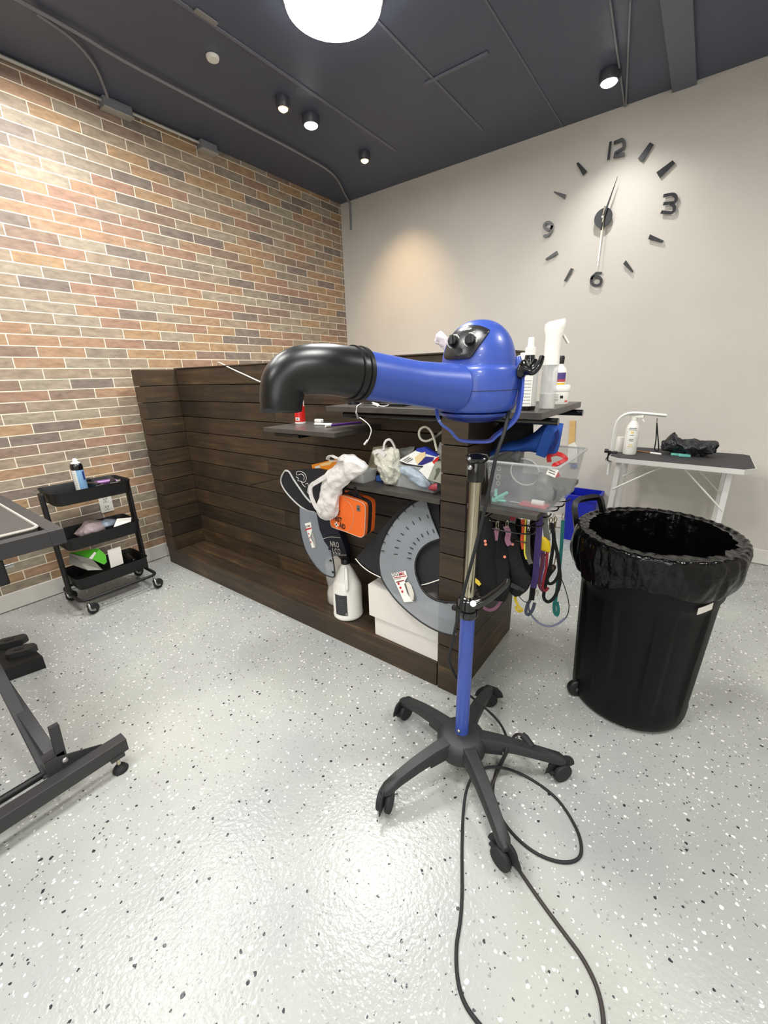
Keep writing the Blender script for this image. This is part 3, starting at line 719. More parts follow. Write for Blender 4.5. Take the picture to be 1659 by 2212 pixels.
cord2 = [fl(1141, 1601, .11), fl(1132, 1590, .125), fl(1118, 1586, .115), fl(1106, 1597, .06), fl(1095, 1625, .02), fl(1078, 1660, .02), fl(1062, 1700, .004), fl(1060, 1730), fl(1072, 1780), fl(1095, 1835), fl(1125, 1885), fl(1170, 1950), fl(1218, 2015), fl(1258, 2070), fl(1288, 2130), fl(1302, 2190), fl(1304, 2250)]
t = thing('extension_cord', tuple(fl(1170, 1950, 0)), 'black extension cord with plug end resting on the right stand leg', 'cord')
bm = nb(); tube(bm, cord2, .0045, 8, 5); obj('cord', bm, mat('dark_brown_cable', (52, 46, 44), .6), t)
bm = nb(); tube(bm, [fl(1128, 1588, .122), fl(1135, 1594, .12), fl(1148, 1612, .105)], .011, 10); obj('plug', bm, BLKR, t)

# ================================================================== BLACK BIN
BNX, BNY, BR, BH, BB = 2.866, -1.745, .252, .675, .188
def xs(z): return 1 - .085 * min(1, z / .5)
t = thing('trash_bin', (BNX, BNY, 0), 'big black round wheeled trash bin right of the counter', 'bin')
def bin_pt(th, z, dr=0):
    f = z / BH; r = BB + (BR - .012 - BB) * f + dr
    ph = (math.degrees(th)) % 45
    rib = 1.0 if 14 < ph < 31 else 0.0
    if .06 < z < .5: r -= .010 * (1 - rib) * min(1, (z - .06) / .05) * min(1, (.5 - z) / .04)
    return V((BNX + r * xs(z) * math.cos(th), BNY + r * math.sin(th), z))
bm = nb(); N = 128; rs = []
for z, dr in ((0.004, -.03), (.004, -.012), (.012, -.003), (.03, 0), (.06, 0), (.09, 0), (.15, 0), (.25, 0), (.35, 0), (.44, 0), (.47, 0), (.5, 0), (.51, .006), (.56, .008), (.64, .006), (.66, .012), (BH - .01, .014), (BH - .01, .004), (.64, 0), (.5, -.006), (.1, -.01), (.05, -.012)):
    rs.append([bin_pt(2 * PI * j / N + .1, z, dr) for j in range(N)])
rings(bm, rs); obj('bin_body', bm, mat('bin_plastic', (7, 7, 8), .5, bump=.1, bscale=500, spec=.22), t)
# handle (left) and twin at the far right side
for px_, py_, lb in ((1270, 1100, 0),):
    hd = P(px_, py_, z=.70) - V((BNX, BNY, .70)); hd.z = 0; hd.normalize(); sd = V((-hd.y, hd.x, 0)); o_ = V((BNX, BNY, 0)) + hd * (BR + .01)
    A = P(1240, 1135, z=.64); 
    bm = nb(); hp = [P(1247, 1150, z=.62), P(1242, 1110, z=.70), P(1243, 1085, z=.735), P(1262, 1077, z=.745), P(1290, 1074, z=.745), P(1298, 1082, z=.735), P(1302, 1105, z=.69)]
    tube(bm, hp, .012, 4, 2); obj('handle', bm, BLK, t, ang=60)
wc = P(1246, 1478, z=.05)
for sgn in (0, 1):
    c = wc + (V((.22, .14, 0)) if sgn else V((0, 0, 0))); d = (c - V((BNX, BNY, c.z))); d.z = 0; d.normalize(); ax = V((-d.y, d.x, 0))
    wh = obj('wheel', lathe(nb(), [(.001, -.012), (.03, -.012), (.034, -.008), (.034, .008), (.03, .012), (.001, .012)], (c.x, c.y, .035), 24, ax), BLK, t)
    bm = nb(); lathe(bm, [(.001, -.014), (.007, -.014), (.007, .014), (.001, .014)], (c.x, c.y, .035), 14, ax); obj('axle_cap', bm, STEEL, wh)
st = [P(1536, 1298, z=.5), P(1578, 1287, z=.5)]
def bag_pt(th, s):
    """s: 0 inside bottom .. 1 hem outside"""
    if s < .5:
        f = s / .5; z = .12 + (BH - .10) * f; r = (BB + (BR - .015 - BB) * (z / BH)) - .015 - .012 * (1 - f)
        w = .010 * noise.noise(V((math.cos(th) * 5, math.sin(th) * 5, z * 4))) + .006 * noise.noise(V((math.cos(th) * 16, math.sin(th) * 16, z * 5)))
        r += w * (.5 + f)
    elif s < .58:
        f = (s - .5) / .08; a = PI * (1 - f); r = BR + .003 + .011 * math.cos(a); z = BH + .0 + .010 * math.sin(a)
        r += .0015 * math.sin(th * 61 + 2 * math.sin(th * 7)) + .0012 * math.sin(th * 37); z += .0015 * math.sin(th * 43)
    else:
        f = (s - .58) / .42; drop = .125 + .02 * math.sin(th * 2 + .8) + .012 * math.sin(th * 5); z = BH - drop * f
        r = BR + .016 - .010 * f + .010 * noise.noise(V((math.cos(th) * 6, math.sin(th) * 6, z * 9 + 3))) * (.4 + f) + .006 * noise.noise(V((math.cos(th) * 18, math.sin(th) * 18, z * 16)))
        r += .03 * f * (1 - f) * 2 * math.exp(-((th - 3.5) / .35) ** 2) + .028 * f * (1 - f) * 2 * math.exp(-((th - 5.6) / .4) ** 2)
    return V((BNX + r * xs(z) * math.cos(th), BNY + r * math.sin(th), z))
bm = nb(); rs = []
for i in range(50):
    rs.append([bag_pt(2 * PI * j / 200, i / 49) for j in range(200)])
rings(bm, rs, True, False)
tag(obj('bin_liner', bm, LINER, ang=80), 'shiny black plastic liner bag folded over the rim of the big bin', 'bin bag')
bm = nb(); prs = []
for i in range(7):
    th = math.radians(-44) + (i - 3) * .036; p_ = bin_pt(th, .515, .012); prs.append(p_ + V((0, 0, .002 * i)))
rings(bm, [[p_ + V((0, 0, -.011)), p_ + V((0, 0, .011)), p_ + V((.001, -.001, .011)), p_ + V((.001, -.001, -.011))] for p_ in prs]); obj('price_sticker', bm, WHITEM, t)

# ================================================================== FAR GROOMING TABLE
t = thing('folding_grooming_table', (2.86, -.34, 0), 'small aluminium folding grooming table with black top against the grey wall', 'table')
TZ = .70; x0, x1, y0, y1 = 2.515, 3.195, -.57, -.115
outl = [(x0, y0 + .05), (x0 + .05, y0), (x1 - .05, y0 - .03), (x1, y0 + .03), (x1, y1 - .03), (x1 - .03, y1), (x0 + .03, y1), (x0, y1 - .03)]
bm = nb(); prism(bm, [(a, b, TZ - .028) for a, b in outl], (0, 0, .026)); obj('edge_frame', bm, ALU, t, smooth=False)
cxm, cym = (x0 + x1) / 2, (y0 + y1) / 2
bm = nb(); prism(bm, [(cxm + (a - cxm) * .98, cym + (b - cym) * .97, TZ - .002) for a, b in outl], (0, 0, .003)); obj('rubber_top', bm, mat('black_rubber_top', (58, 57, 58), .7, bump=.3, bscale=400), t, smooth=False)
for sx, xb, yy in ((0, x0 + .06, y0 + .05), (0, x0 + .06, y1 - .03), (1, x1 - .1, y0 + .05), (1, x1 - .1, y1 - .03)):
    xt = xb; xf = xb - .03 if sx == 0 else xb + .0
    bm = nb(); obox(bm, ((xt + xf) / 2, yy, (TZ - .028) / 2), (.014, 0, 0), (0, .011, 0), ((xt - xf) / 2, 0, (TZ - .03) / 2), .002); obj('leg', bm, ALU, t, smooth=False)
for yy in (y0 + .04, y1 - .04):
    bm = nb(); tube(bm, [(x0 + .05, yy, .50), (x0 + .28, yy, TZ - .035)], .005, 8); obj('brace', bm, ALU, t)
    bm = nb(); tube(bm, [(x1 - .09, yy, .45), (x1 - .30, yy, TZ - .035)], .005, 8); obj('brace', bm, ALU, t)
for xx in (x0 + .045, x1 - .1):
    bm = nb(); tube(bm, [(xx, y0 + .05, .2), (xx, y1 - .03, .2)], .008, 8); obj('cross_bar', bm, ALU, t)
bm = nb(); ya = -.42
A = [P(1322, 985, y=ya), P(1324, 955, y=ya), P(1329, 925, y=ya), P(1338, 905, y=ya), P(1356, 894, y=ya), P(1385, 893, y=ya), P(1440, 898, y=ya)]
A[0] = V((A[1].x, ya, .56))
tube(bm, A, .0095, 4, 4); ga = obj('grooming_arm', bm, mat('arm_white', (216, 216, 212), .4), t, ang=60)
bm = nb(); a = P(1322, 975, y=ya); box(bm, (a.x - .02, ya - .02, TZ - .05), (a.x + .03, ya + .02, TZ + .012), .004); obj('clamp', bm, BLK, ga)
bm = nb(); b = P(1310, 974, y=ya - .03); lathe(bm, [(.001, -.012), (.012, -.01), (.013, 0), (.012, .01), (.001, .012)], b, 16, (1, 0, 0)); tube(bm, [b, V((a.x, b.y, b.z))], .004); obj('clamp_knob', bm, BLK, ga)
bm = nb(); b = P(1312, 990, y=ya); tube(bm, [b + V((.02, 0, .02)), b + V((0, 0, .01)), b + V((-.008, 0, -.01)), b + V((.005, 0, -.015))], .003, 6, 3); obj('arm_hook', bm, STEEL, ga)
t = thing('grooming_noose', tuple(P(1420, 905, y=ya)), 'thin black grooming noose hanging from the far table arm', 'noose')
bm = nb(); p0 = P(1420, 903, y=ya); p1 = P(1419, 914, y=ya); tube(bm, [p0, p1], .003, 6); obj('clip', bm, STEEL, t)
bm = nb(); tube(bm, [p1, P(1417, 950, y=ya), P(1414, 970, y=ya), P(1420, 974, y=ya), P(1423, 968, y=ya), P(1421, 940, y=ya), p1], .0032, 8, 3); obj('loop', bm, BLKF, t)
# spray bottle, roll, brush, comb, black bag on far table
def trigger_bottle(name, c, r, h, label, body=WHITE, head=WHITE, direction=(1, 0, 0), labels=None):
    t = thing(name, tuple(c), label, 'spray bottle'); c = V(c); d = V(direction).normalized(); s = V((-d.y, d.x, 0))
    bm = nb(); lathe(bm, [(.001, 0), (r * .94, 0), (r, .006), (r, h * .62), (r * .9, h * .72), (r * .45, h * .84), (r * .34, h * .87), (r * .34, h * .9), (.001, h * .9)], c, 32); bo = obj('bottle', bm, body, t)
    bm = nb(); cyl(bm, c + V((0, 0, h * .87)), c + V((0, 0, h * .93)), r * .42)
    obox(bm, c + V((0, 0, h * .965)) + d * r * .3, d * r * 1.05, s * r * .3, V((0, 0, h * .035)), .002); hd = obj('spray_head', bm, head, t)
    bm = nb(); tube(bm, [c + V((0, 0, h * .95)) + d * r * 1.0, c + V((0, 0, h * .9)) + d * r * 1.15, c + V((0, 0, h * .84)) + d * r * 1.45], .004, 8, 3); obj('trigger', bm, head, hd)
    return t, bo
c = P(1357, 982, z=TZ)
tb, bo = trigger_bottle('spray_bottle', (c.x, c.y + .03, TZ + .001), .037, .235, 'white trigger spray bottle with yellow logo on the far table', direction=(.9, -.2, 0))
c = V((c.x, c.y + .03, TZ)); fr = (CAM - c); fr.z = 0; fr.normalize(); sd = V((-fr.y, fr.x, 0))
def lab(name, c, r, z, w, h, m, parent, ang=0, off=.0008):
    """curved rectangular print on a cylinder facing the camera"""
    fr = CAM - c; a0 = math.atan2(fr.y, fr.x) + ang; bm = nb(); da = w / r / 2; k = 10
    o_ = [[V((c.x + (r + off) * math.cos(a0 - da + 2 * da * i / k), c.y + (r + off) * math.sin(a0 - da + 2 * da * i / k), c.z + z + s_ * h / 2)) for i in range(k + 1)] for s_ in (-1, 1)]
    va = [bm.verts.new(p_) for p_ in o_[0]]; vb = [bm.verts.new(p_) for p_ in o_[1]]
    for i in range(k): bm.faces.new((va[i], va[i + 1], vb[i + 1], vb[i]))
    return obj(name, bm, m, parent)
lab('logo_patch', c, .037, .135, .014, .01, mat('logo_yellow', (228, 190, 90), .5), bo)
for z_, w_, m_ in ((.16, .04, INK), (.15, .045, INK), (.118, .02, GREYW), (.095, .024, INK), (.085, .02, INK), (.062, .022, YEL), (.05, .03, YEL)): lab('print_line', c, .037, z_, w_, .003, m_, bo)
c = P(1336, 978, z=TZ); bm = nb(); lathe(bm, [(.001, 0), (.028, 0), (.0285, .002), (.0285, .088), (.027, .091), (.012, .091), (.012, .085), (.001, .085)], (c.x, c.y + .05, TZ + .001), 28)
tag(obj('paper_roll', bm, WHITEM), 'short white paper roll behind the spray bottle on the far table', 'roll')
t = thing('brush', tuple(P(1400, 977, z=TZ)), 'slim patterned stick brush lying on the far table', 'brush')
bm = nb(); tube(bm, [P(1375, 974, z=TZ + .006), P(1405, 978, z=TZ + .006)], .004, 8); obj('handle', bm, mat('wood_handle', (150, 110, 70), .5), t)
bm = nb(); tube(bm, [P(1405, 978, z=TZ + .006), P(1428, 981, z=TZ + .006)], .006, 8); obj('head', bm, WHITE, t)
t = thing('comb', tuple(P(1468, 981, z=TZ)), 'mint green plastic comb in two folded pieces on the far table', 'comb')
bm = nb(); a = P(1450, 980, z=TZ + .008); b = P(1475, 982, z=TZ + .008); strap(bm, [a, b], .024, .012, (0, 0, 1), 0); obj('comb_half', bm, TEAL, t)
bm = nb(); a = P(1468, 983, z=TZ + .012); b = P(1490, 984, z=TZ + .008); strap(bm, [a, b], .018, .014, (0, 0, 1), 0); obj('comb_half', bm, TEAL, t)
LIN2 = mat('crumpled_bag', (34, 34, 38), .3, bump=1, bscale=60)
bm = nb(); py = dict(y=-.30)
loft_px(bm, [(1426, 964, 1428, 968, py, .01), (1432, 952, 1436, 973, py, .04), (1446, 944, 1450, 976, py, .06), (1456, 935, 1464, 977, py, .07), (1470, 950, 1480, 978, py, .08), (1495, 950, 1500, 980, py, .08), (1525, 955, 1525, 982, py, .07), (1545, 958, 1540, 978, py, .04), (1552, 962, 1548, 970, py, .01)], .05, seg=40, amp=.08, k=5, nz=.018, nsc=34, smooth=7)
for v in bm.verts: v.co.z = max(v.co.z, TZ + .002 + .0)
tag(obj('crumpled_bag', bm, LIN2, ang=70), 'crumpled shiny black plastic bag lying on the far grooming table', 'plastic bag')
# wooden handled tool on wall
t = thing('scraper', tuple(P(1235, 940, y=-.012)), 'wooden handled tool with white and blue end hanging on the grey wall', 'tool')
bm = nb(); q = dict(y=-.012); prism(bm, [P(1231, 909, **q), P(1243, 909, **q), P(1241, 955, **q), P(1228, 961, **q)], (0, .01, 0)); obj('wood_handle', bm, TAN, t)
bm = nb(); prism(bm, [P(1228, 961, **q), P(1241, 955, **q), P(1247, 965, **q), P(1247, 1000, **q), P(1224, 1000, **q)], (0, .01, 0)); obj('blade_cover', bm, WHITEM, t)
bm = nb(); prism(bm, [P(1232, 1003, y=-.013), P(1247, 1003, y=-.013), P(1246, 1011, y=-.013), P(1232, 1011, y=-.013)], (0, .003, 0)); obj('blue_band', bm, mat('band_blue', (80, 96, 160), .5), t)

# blue recycling box
t = thing('recycling_box', (2.33, -.15, 0), 'blue plastic recycling box on the floor against the grey wall', 'box')
bm = nb(); xa, xb, ya_, yb_ = 2.23, 2.44, -.25, -.03; zt_ = .35
def ringr(x0, x1, y0, y1, z, r=.02, n=4):
    pts = []
    for cx, cy, a0 in ((x1 - r, y1 - r, 0), (x0 + r, y1 - r, 90), (x0 + r, y0 + r, 180), (x1 - r, y0 + r, 270)):
        for i in range(n + 1):
            a = math.radians(a0 + 90 * i / n); pts.append(V((cx + r * math.cos(a), cy + r * math.sin(a), z)))
    return pts
rings(bm, [ringr(2.25, 2.425, -.235, -.045, 0.001), ringr(2.235, 2.445, -.252, -.03, zt_ - .03), ringr(2.225, 2.455, -.262, -.02, zt_ - .03), ringr(2.225, 2.455, -.262, -.02, zt_), ringr(2.24, 2.44, -.247, -.035, zt_), ringr(2.255, 2.42, -.23, -.05, .01)])
obj('box_shell', bm, BLUEB, t)

# ================================================================== TROLLEY
t = thing('trolley', (.29, -2.54, 0), 'black three-tier metal trolley on casters by the brick wall', 'trolley')
def tray(x0, x1, y0, y1, z0, z1):
    bm = nb(); r = .035; n = 6; e = .012
    rings(bm, [ringr(x0 + .03, x1 - .03, y0 + .03, y1 - .03, z0, r * .6, n), ringr(x0 + e, x1 - e, y0 + e, y1 - e, z0 + .006, r, n), ringr(x0 + .004, x1 - .004, y0 + .004, y1 - .004, z1 - .01, r, n), ringr(x0, x1, y0, y1, z1, r, n),
               ringr(x0 + .002, x1 - .002, y0 + .002, y1 - .002, z1, r, n), ringr(x0 + .006, x1 - .006, y0 + .006, y1 - .006, z1 - .01, r, n), ringr(x0 + e + .003, x1 - e - .003, y0 + e + .003, y1 - e - .003, z0 + .009, r, n)])
    return bm
TX0, TX1, TY0, TY1 = .155, .405, -2.745, -2.345
cz = [(.60, .675), (.355, .43), (.125, .20)]
for z0, z1 in cz: obj('tray', tray(.155, .405, -2.735, -2.355, z0, z1), BLKM, t)
for yy in (-2.748, -2.342):
    bm = nb()
    box(bm, (.252, yy - .008, .09), (.308, yy + .008, .668), .006); box(bm, (.272, yy - .011, .1), (.288, yy + .011, .64), .002); obj('upright', bm, BLKM, t)
bm = nb(); tube(bm, ringr(.15, .43, -2.745, -2.345, .085, .04, 5), .009, 8, closed=True)
for yy in (-2.748, -2.342):
    for xx in (.265, .295): tube(bm, [(xx, yy, .12), (xx, yy, .085)], .007)
obj('base_frame', bm, BLKM, t)
for cx, cy in ((.424, -2.715), (.43, -2.368), (.155, -2.733), (.155, -2.36)):
    cs = obj('caster', lathe(nb(), [(.001, -.009), (.028, -.009), (.030, -.005), (.030, .005), (.028, .009), (.001, .009)], (cx + .012, cy + .014, .0305), 20, (1, .3, 0)), BLKR, t)
    bm = nb(); tube(bm, [(cx, cy, .08), (cx, cy, .055)], .006); strap(bm, [V((cx, cy, .056)), V((cx + .002, cy + .0, .045)), V((cx + .008, cy + .008, .03)), V((cx + .012, cy + .014, .0305))], .026, .003, (1, .3, 0), 3)
    tube(bm, [V((cx + .002, cy - .002, .066)), V((cx + .022, cy - .004, .056)), V((cx + .032, cy - .002, .034)), V((cx + .030, cy + .016, .028))], .007, 8, 4); obj('fork', bm, STEEL, cs)
# things on trolley
c = P(170, 1054, x=.30); c = V((.29, -2.565, .612)); c.y = P(168, 1020, x=.29).y
t = thing('aerosol_can', tuple(c), 'blue and white aerosol can with black shoulder on the trolley top tray', 'spray can')
bm = nb(); lathe(bm, [(.001, 0), (.027, 0), (.028, .003), (.028, .148), (.001, .148)], c, 32); bo = obj('can', bm, CYAN, t)
bm = nb(); lathe(bm, [(.0285, .147), (.029, .165), (.026, .178), (.02, .182), (.001, .182)], c, 32); obj('shoulder', bm, BLKG, t)
bm = nb(); lathe(bm, [(.022, .178), (.021, .186), (.012, .19), (.010, .205), (.006, .208), (.001, .208)], c, 24); obj('nozzle_cap', bm, WHITE, t)
lab('white_label', c, .028, .075, .026, .146, WHITE, bo, -.75); lab('brand_patch', c, .028, .115, .012, .045, mat('label_navy', (50, 56, 130), .5), bo, .85)
for i in range(9): lab('print_line', c, .0283, .03 + i * .012, .018, .0012, GREYW, bo, -.75)
bm = nb(); box(bm, (.19, -2.51, .6125), (.385, -2.375, .643), .003); tag(obj('organizer_box', bm, BLK), 'black organizer box inside the trolley top tray beneath the clippers', 'box')
for i, (px, py, m_, lb, nm, ct) in enumerate(((193, 1035, BLKG, 'glossy black clipper lying in the trolley top tray, nearest the can', 'hair_clipper', 'clipper'), (228, 1031, mat('violet_chrome', (110, 80, 120), .25, metal=.6), 'purple metallic clipper in the trolley top tray', 'hair_clipper', 'clipper'), (243, 1038, BLK, 'black grooming clipper with steel tip in top tray by the tray end', 'hair_clipper', 'clipper'))):
    a = P(px, py + 6, x=.28); t = thing(nm, (a.x, a.y, .612), lb, ct, 'clippers in the trolley top tray')
    c_ = V((a.x, a.y, .662)); ang = (.5, 1.2, -.2)[i]; d = V((math.cos(ang), math.sin(ang), 0)); s = V((-d.y, d.x, 0))
    bm = nb(); loft(bm, [(c_ - d * .055, s * .008, V((0, 0, .008))), (c_ - d * .05, s * .016, V((0, 0, .015))), (c_, s * .019, V((0, 0, .018))), (c_ + d * .04, s * .017, V((0, 0, .015))), (c_ + d * .055, s * .019, V((0, 0, .01)))], 16, smooth=3); obj('clipper_body', bm, m_, t)
    bm = nb(); obox(bm, c_ + d * .062, d * .009, s * .02, V((0, 0, .004)), .001); obj('blade', bm, STEEL, t)
a = P(185, 1030, x=.25); bm = nb(); box(bm, (.20, a.y - .03, .64), (.23, a.y + .03, .688), .003); tag(obj('battery_box', bm, BLK), 'small black charger box standing in the trolley top tray against the rear rim', 'charger')
# tier 2
LAV = mat('film_bag', (176, 158, 160), .4, bump=.6, bscale=50, alpha=.85); BLG = mat('film_bag_blue', (150, 164, 180), .3, bump=.6, bscale=60, alpha=.85)
q = dict(x=.28)
bm = nb(); loft_px(bm, [(160, 1153, 166, 1158, q, .01), (172, 1143, 176, 1158, q, .05), (185, 1128, 190, 1155, q, .07), (205, 1126, 212, 1150, q, .07), (222, 1126, 228, 1145, q, .03)], .04, seg=32, amp=.06, k=5, nz=.008, nsc=50, smooth=5)
zmn = min(v.co.z for v in bm.verts)
for v in bm.verts: v.co.z = max(v.co.z, .366); v.co.x = min(max(v.co.x, .178), .385)
tag(obj('plastic_bag', bm, LAV, ang=70), 'crumpled pinkish clear bag in the trolley middle tray', 'plastic bag')
bm = nb(); loft_px(bm, [(212, 1128, 216, 1140, q, .01), (222, 1124, 228, 1142, q, .04), (236, 1121, 240, 1140, q, .04), (250, 1122, 252, 1134, q, .01)], .04, seg=28, amp=.05, k=4, nz=.006, nsc=60, smooth=4)
for v in bm.verts: v.co.z = max(v.co.z, .42)
tag(obj('plastic_bag', bm, BLG, ang=70), 'small bluish film packet lying over the pinkish bag in the trolley middle tray', 'plastic bag')
a, b, c_, d_ = P(253, 1122, x=.33), P(284, 1119, x=.33), P(283, 1127, x=.40), P(246, 1139, x=.40)
bm = nb(); prism(bm, [a, b, c_, d_], (0, 0, .004)); tag(obj('price_card', bm, WHITE, smooth=False), 'white card resting on the rim of the trolley middle tray', 'card')
# tier 3
t = thing('card_box', tuple(P(205, 1215, x=.3)), 'open bright green and grey cardboard box in the trolley bottom tray', 'box')
bm = nb(); prism(bm, [P(150, 1195, x=.27), P(199, 1208, x=.37), P(222, 1231, x=.385), P(190, 1232, x=.385), P(150, 1218, x=.27)], (-.003, 0, 0)); obj('side_flap', bm, mat('grey_card', (150, 148, 140), .6), t, smooth=False)
bm = nb(); prism(bm, [P(199, 1208, x=.37), P(214, 1186, x=.37), P(228, 1198, x=.37), P(231, 1214, x=.37), P(225, 1220, x=.37)], (-.003, 0, 0)); obj('lid', bm, GREEN, t, smooth=False)
bm = nb(); prism(bm, [P(148, 1194, x=.24), P(214, 1184, x=.36), P(199, 1208, x=.37), P(150, 1195, x=.25)], (0, 0, -.003)); obj('top_flap', bm, GREEN, t, smooth=False)
bm = nb(); prism(bm, [P(192, 1206, x=.373), P(204, 1192, x=.373), P(208, 1194, x=.373), P(199, 1208, x=.373)], (.001, 0, 0)); obj('window_print', bm, WHITEM, t, smooth=False)
bm = nb(); a = P(232, 1188, x=.36); prism(bm, [P(232, 1189, x=.36), P(260, 1180, x=.36), P(267, 1217, x=.37), P(240, 1227, x=.37)], (-.004, 0, 0)); tag(obj('white_card', bm, WHITEM, smooth=False), 'plain white card standing in the trolley bottom tray beside the green box', 'card')
bm = nb(); loft(bm, [(V((.25, -2.50 + .06, .15)), V((.03, 0, 0)), V((0, 0, .01))), (V((.27, -2.42, .17)), V((.06, 0, 0)), V((0, 0, .03))), (V((.27, -2.39, .16)), V((.04, 0, 0)), V((0, 0, .015)))], 20, amp=.1, k=4, nz=.006, nsc=50); tag(obj('cable_bundle', bm, BLK), 'dark bundle at the right end of the trolley bottom tray', 'bundle')
# outlet
t = thing('wall_outlet', (.0, -2.383, .42), 'white double electrical outlet on the brick wall behind the trolley', 'outlet')
bm = nb(); box(bm, (.0005, -2.418, .418), (.006, -2.345, .532), .002); obj('cover_plate', bm, WHITE, t)
for z_ in (.45, .50):
    bm = nb(); box(bm, (.006, -2.397, z_ - .016), (.0075, -2.366, z_ + .016), .0005); rc = obj('receptacle', bm, WHITEM, t)
    bm = nb(); box(bm, (.0075, -2.39, z_ - .002), (.008, -2.387, z_ + .009)); box(bm, (.0075, -2.377, z_ - .002), (.008, -2.374, z_ + .009)); box(bm, (.0075, -2.384, z_ - .011), (.008, -2.379, z_ - .007)); obj('slots', bm, INK, rc)

# ================================================================== NEAR GROOMING TABLE (left edge)
TZ2 = .80; c0 = P(137, 1141, z=TZ2)
t = thing('electric_grooming_table', (1.5, -3.3, 0), 'black lift grooming table cut off by the left photo edge', 'table')
xe, ye = c0.x, c0.y
bm = nb(); fw = .035
for lo, hi in (((.3, ye - fw, TZ2 - .045), (xe, ye, TZ2)), ((.3, ye - .62, TZ2 - .045), (xe, ye - .62 + fw, TZ2)), ((xe - fw, ye - .62 + fw, TZ2 - .045), (xe, ye - fw, TZ2)), ((.3, ye - .62 + fw, TZ2 - .045), (.3 + fw, ye - fw, TZ2))): box(bm, lo, hi, .001)
FRM = mat('table_steel', (52, 51, 52), .5, bump=.1, bscale=500)
obj('top_frame', bm, FRM, t)
xi, yi = xe - fw - .028, ye - fw - .006
rr_ = ringr(.36, xi, ye - .575, yi, TZ2, .02, 5)
bm = nb(); rings(bm, [[p_ - V((0, 0, .025)) for p_ in rr_], [p_ + V((0, 0, .004)) for p_ in rr_]]); obj('table_top', bm, MAT_TOP, t)
bm = nb(); tube(bm, [p_ + V((0, 0, .003)) for p_ in rr_], .0045, 6, closed=True); obj('edge_trim', bm, mat('grey_trim', (176, 170, 162), .5), t)
bm = nb(); ay_ = P(18, 1222, x=xe - .02).y; box(bm, (xe - .14, ay_ - .12, TZ2 - .12), (xe - .01, ay_ - .008, TZ2 - .046), .004); obj('arm_clamp', bm, BLKM, t)
bm = nb(); tube(bm, [(xe - .03, ay_ - .008, TZ2 - .075), (xe - .03, ay_ + .012, TZ2 - .075)], .006, 8); obj('clamp_screw', bm, STEEL, t)
# base beam
XB = 1.565; zb1 = .10
bm = nb(); box(bm, (XB - .0, -4.0, .062), (XB + .04, -3.005, .107), .002); beam = obj('base_beam', bm, FRM, t)
bm = nb(); prism(bm, [(XB, -3.06, .106), (XB, -3.17, .155), (XB, -3.20, .155), (XB, -3.20, .09), (XB, -3.06, .09)], (-.004, 0, 0)); obj('gusset_plate', bm, FRM, t, smooth=False)
bm = nb(); prism(bm, [(XB - .004, -3.15, .16), (XB - .004, -3.2, .16), (XB - .004, -3.2, .07), (XB - .004, -3.15, .07)], (-.035, 0, 0)); obj('pivot_block', bm, FRM, t, smooth=False)
a = P(141, 1642, x=XB + .002); bm = nb(); lathe(bm, [(.001, -.004), (.009, -.004), (.009, .003), (.006, .006), (.001, .007)], a, 14, (1, 0, 0)); obj('bolt', bm, STEEL, t)
a = P(115, 1568, x=XB - .012); b = P(134, 1640, x=XB - .012); bm = nb(); obox(bm, (a + b) / 2, (.008, 0, 0), (0, .011, 0), (b - a) / 2, .001); obj('stop_bar', bm, FRM, t)
xa = XB - .03
def arm(p, q, x, w, nm='lift_arm'):
    A = P(*p, x=x); B = P(*q, x=x); d = (B - A); n_ = V((1, 0, 0)).cross(d).normalized()
    B = A + d * 1.6
    bm = nb(); obox(bm, (A + B) / 2, (.011, 0, 0), n_ * w / 2, (B - A) / 2, .001); obj(nm, bm, FRM, t)
A = P(108, 1678, x=1.50); 
def arm2(A, B, w):
    d = (B - A).normalized(); s = V((0, 1, 0)); n_ = d.cross(s).normalized()
    bm = nb(); obox(bm, (A + B) / 2, s * w / 2, n_ * .010, (B - A) / 2, .001); obj('lift_arm', bm, FRM, t)
arm2(P(108, 1676, x=1.53), P(-60, 1345, x=1.12), .03)
arm2(P(118, 1640, x=1.545), P(-28, 1425, x=1.16), .03)
bm = nb(); a = P(98, 1672, x=1.52); rz = P(50, 1699, x=1.52).z; tube(bm, [V((1.52, a.y, rz)), V((1.52, -3.95, rz))], .011, 12); obj('cross_rod', bm, BLKM, t)
bm = nb(); fx, fy = 1.597, -3.04
lathe(bm, [(.001, .002), (.022, .002), (.023, .006), (.017, .016), (.010, .024), (.001, .025)], (fx, fy, 0), 24); ft = obj('levelling_foot', bm, BLKR, t)
bm = nb(); cyl(bm, (fx, fy, .024), (fx, fy, .065), .006, seg=12); obj('stud', bm, CHROME, ft)
bm = nb(); box(bm, (fx - .015, fy - .02, .052), (fx + .012, fy + .02, .064)); obj('foot_bracket', bm, FRM, t)
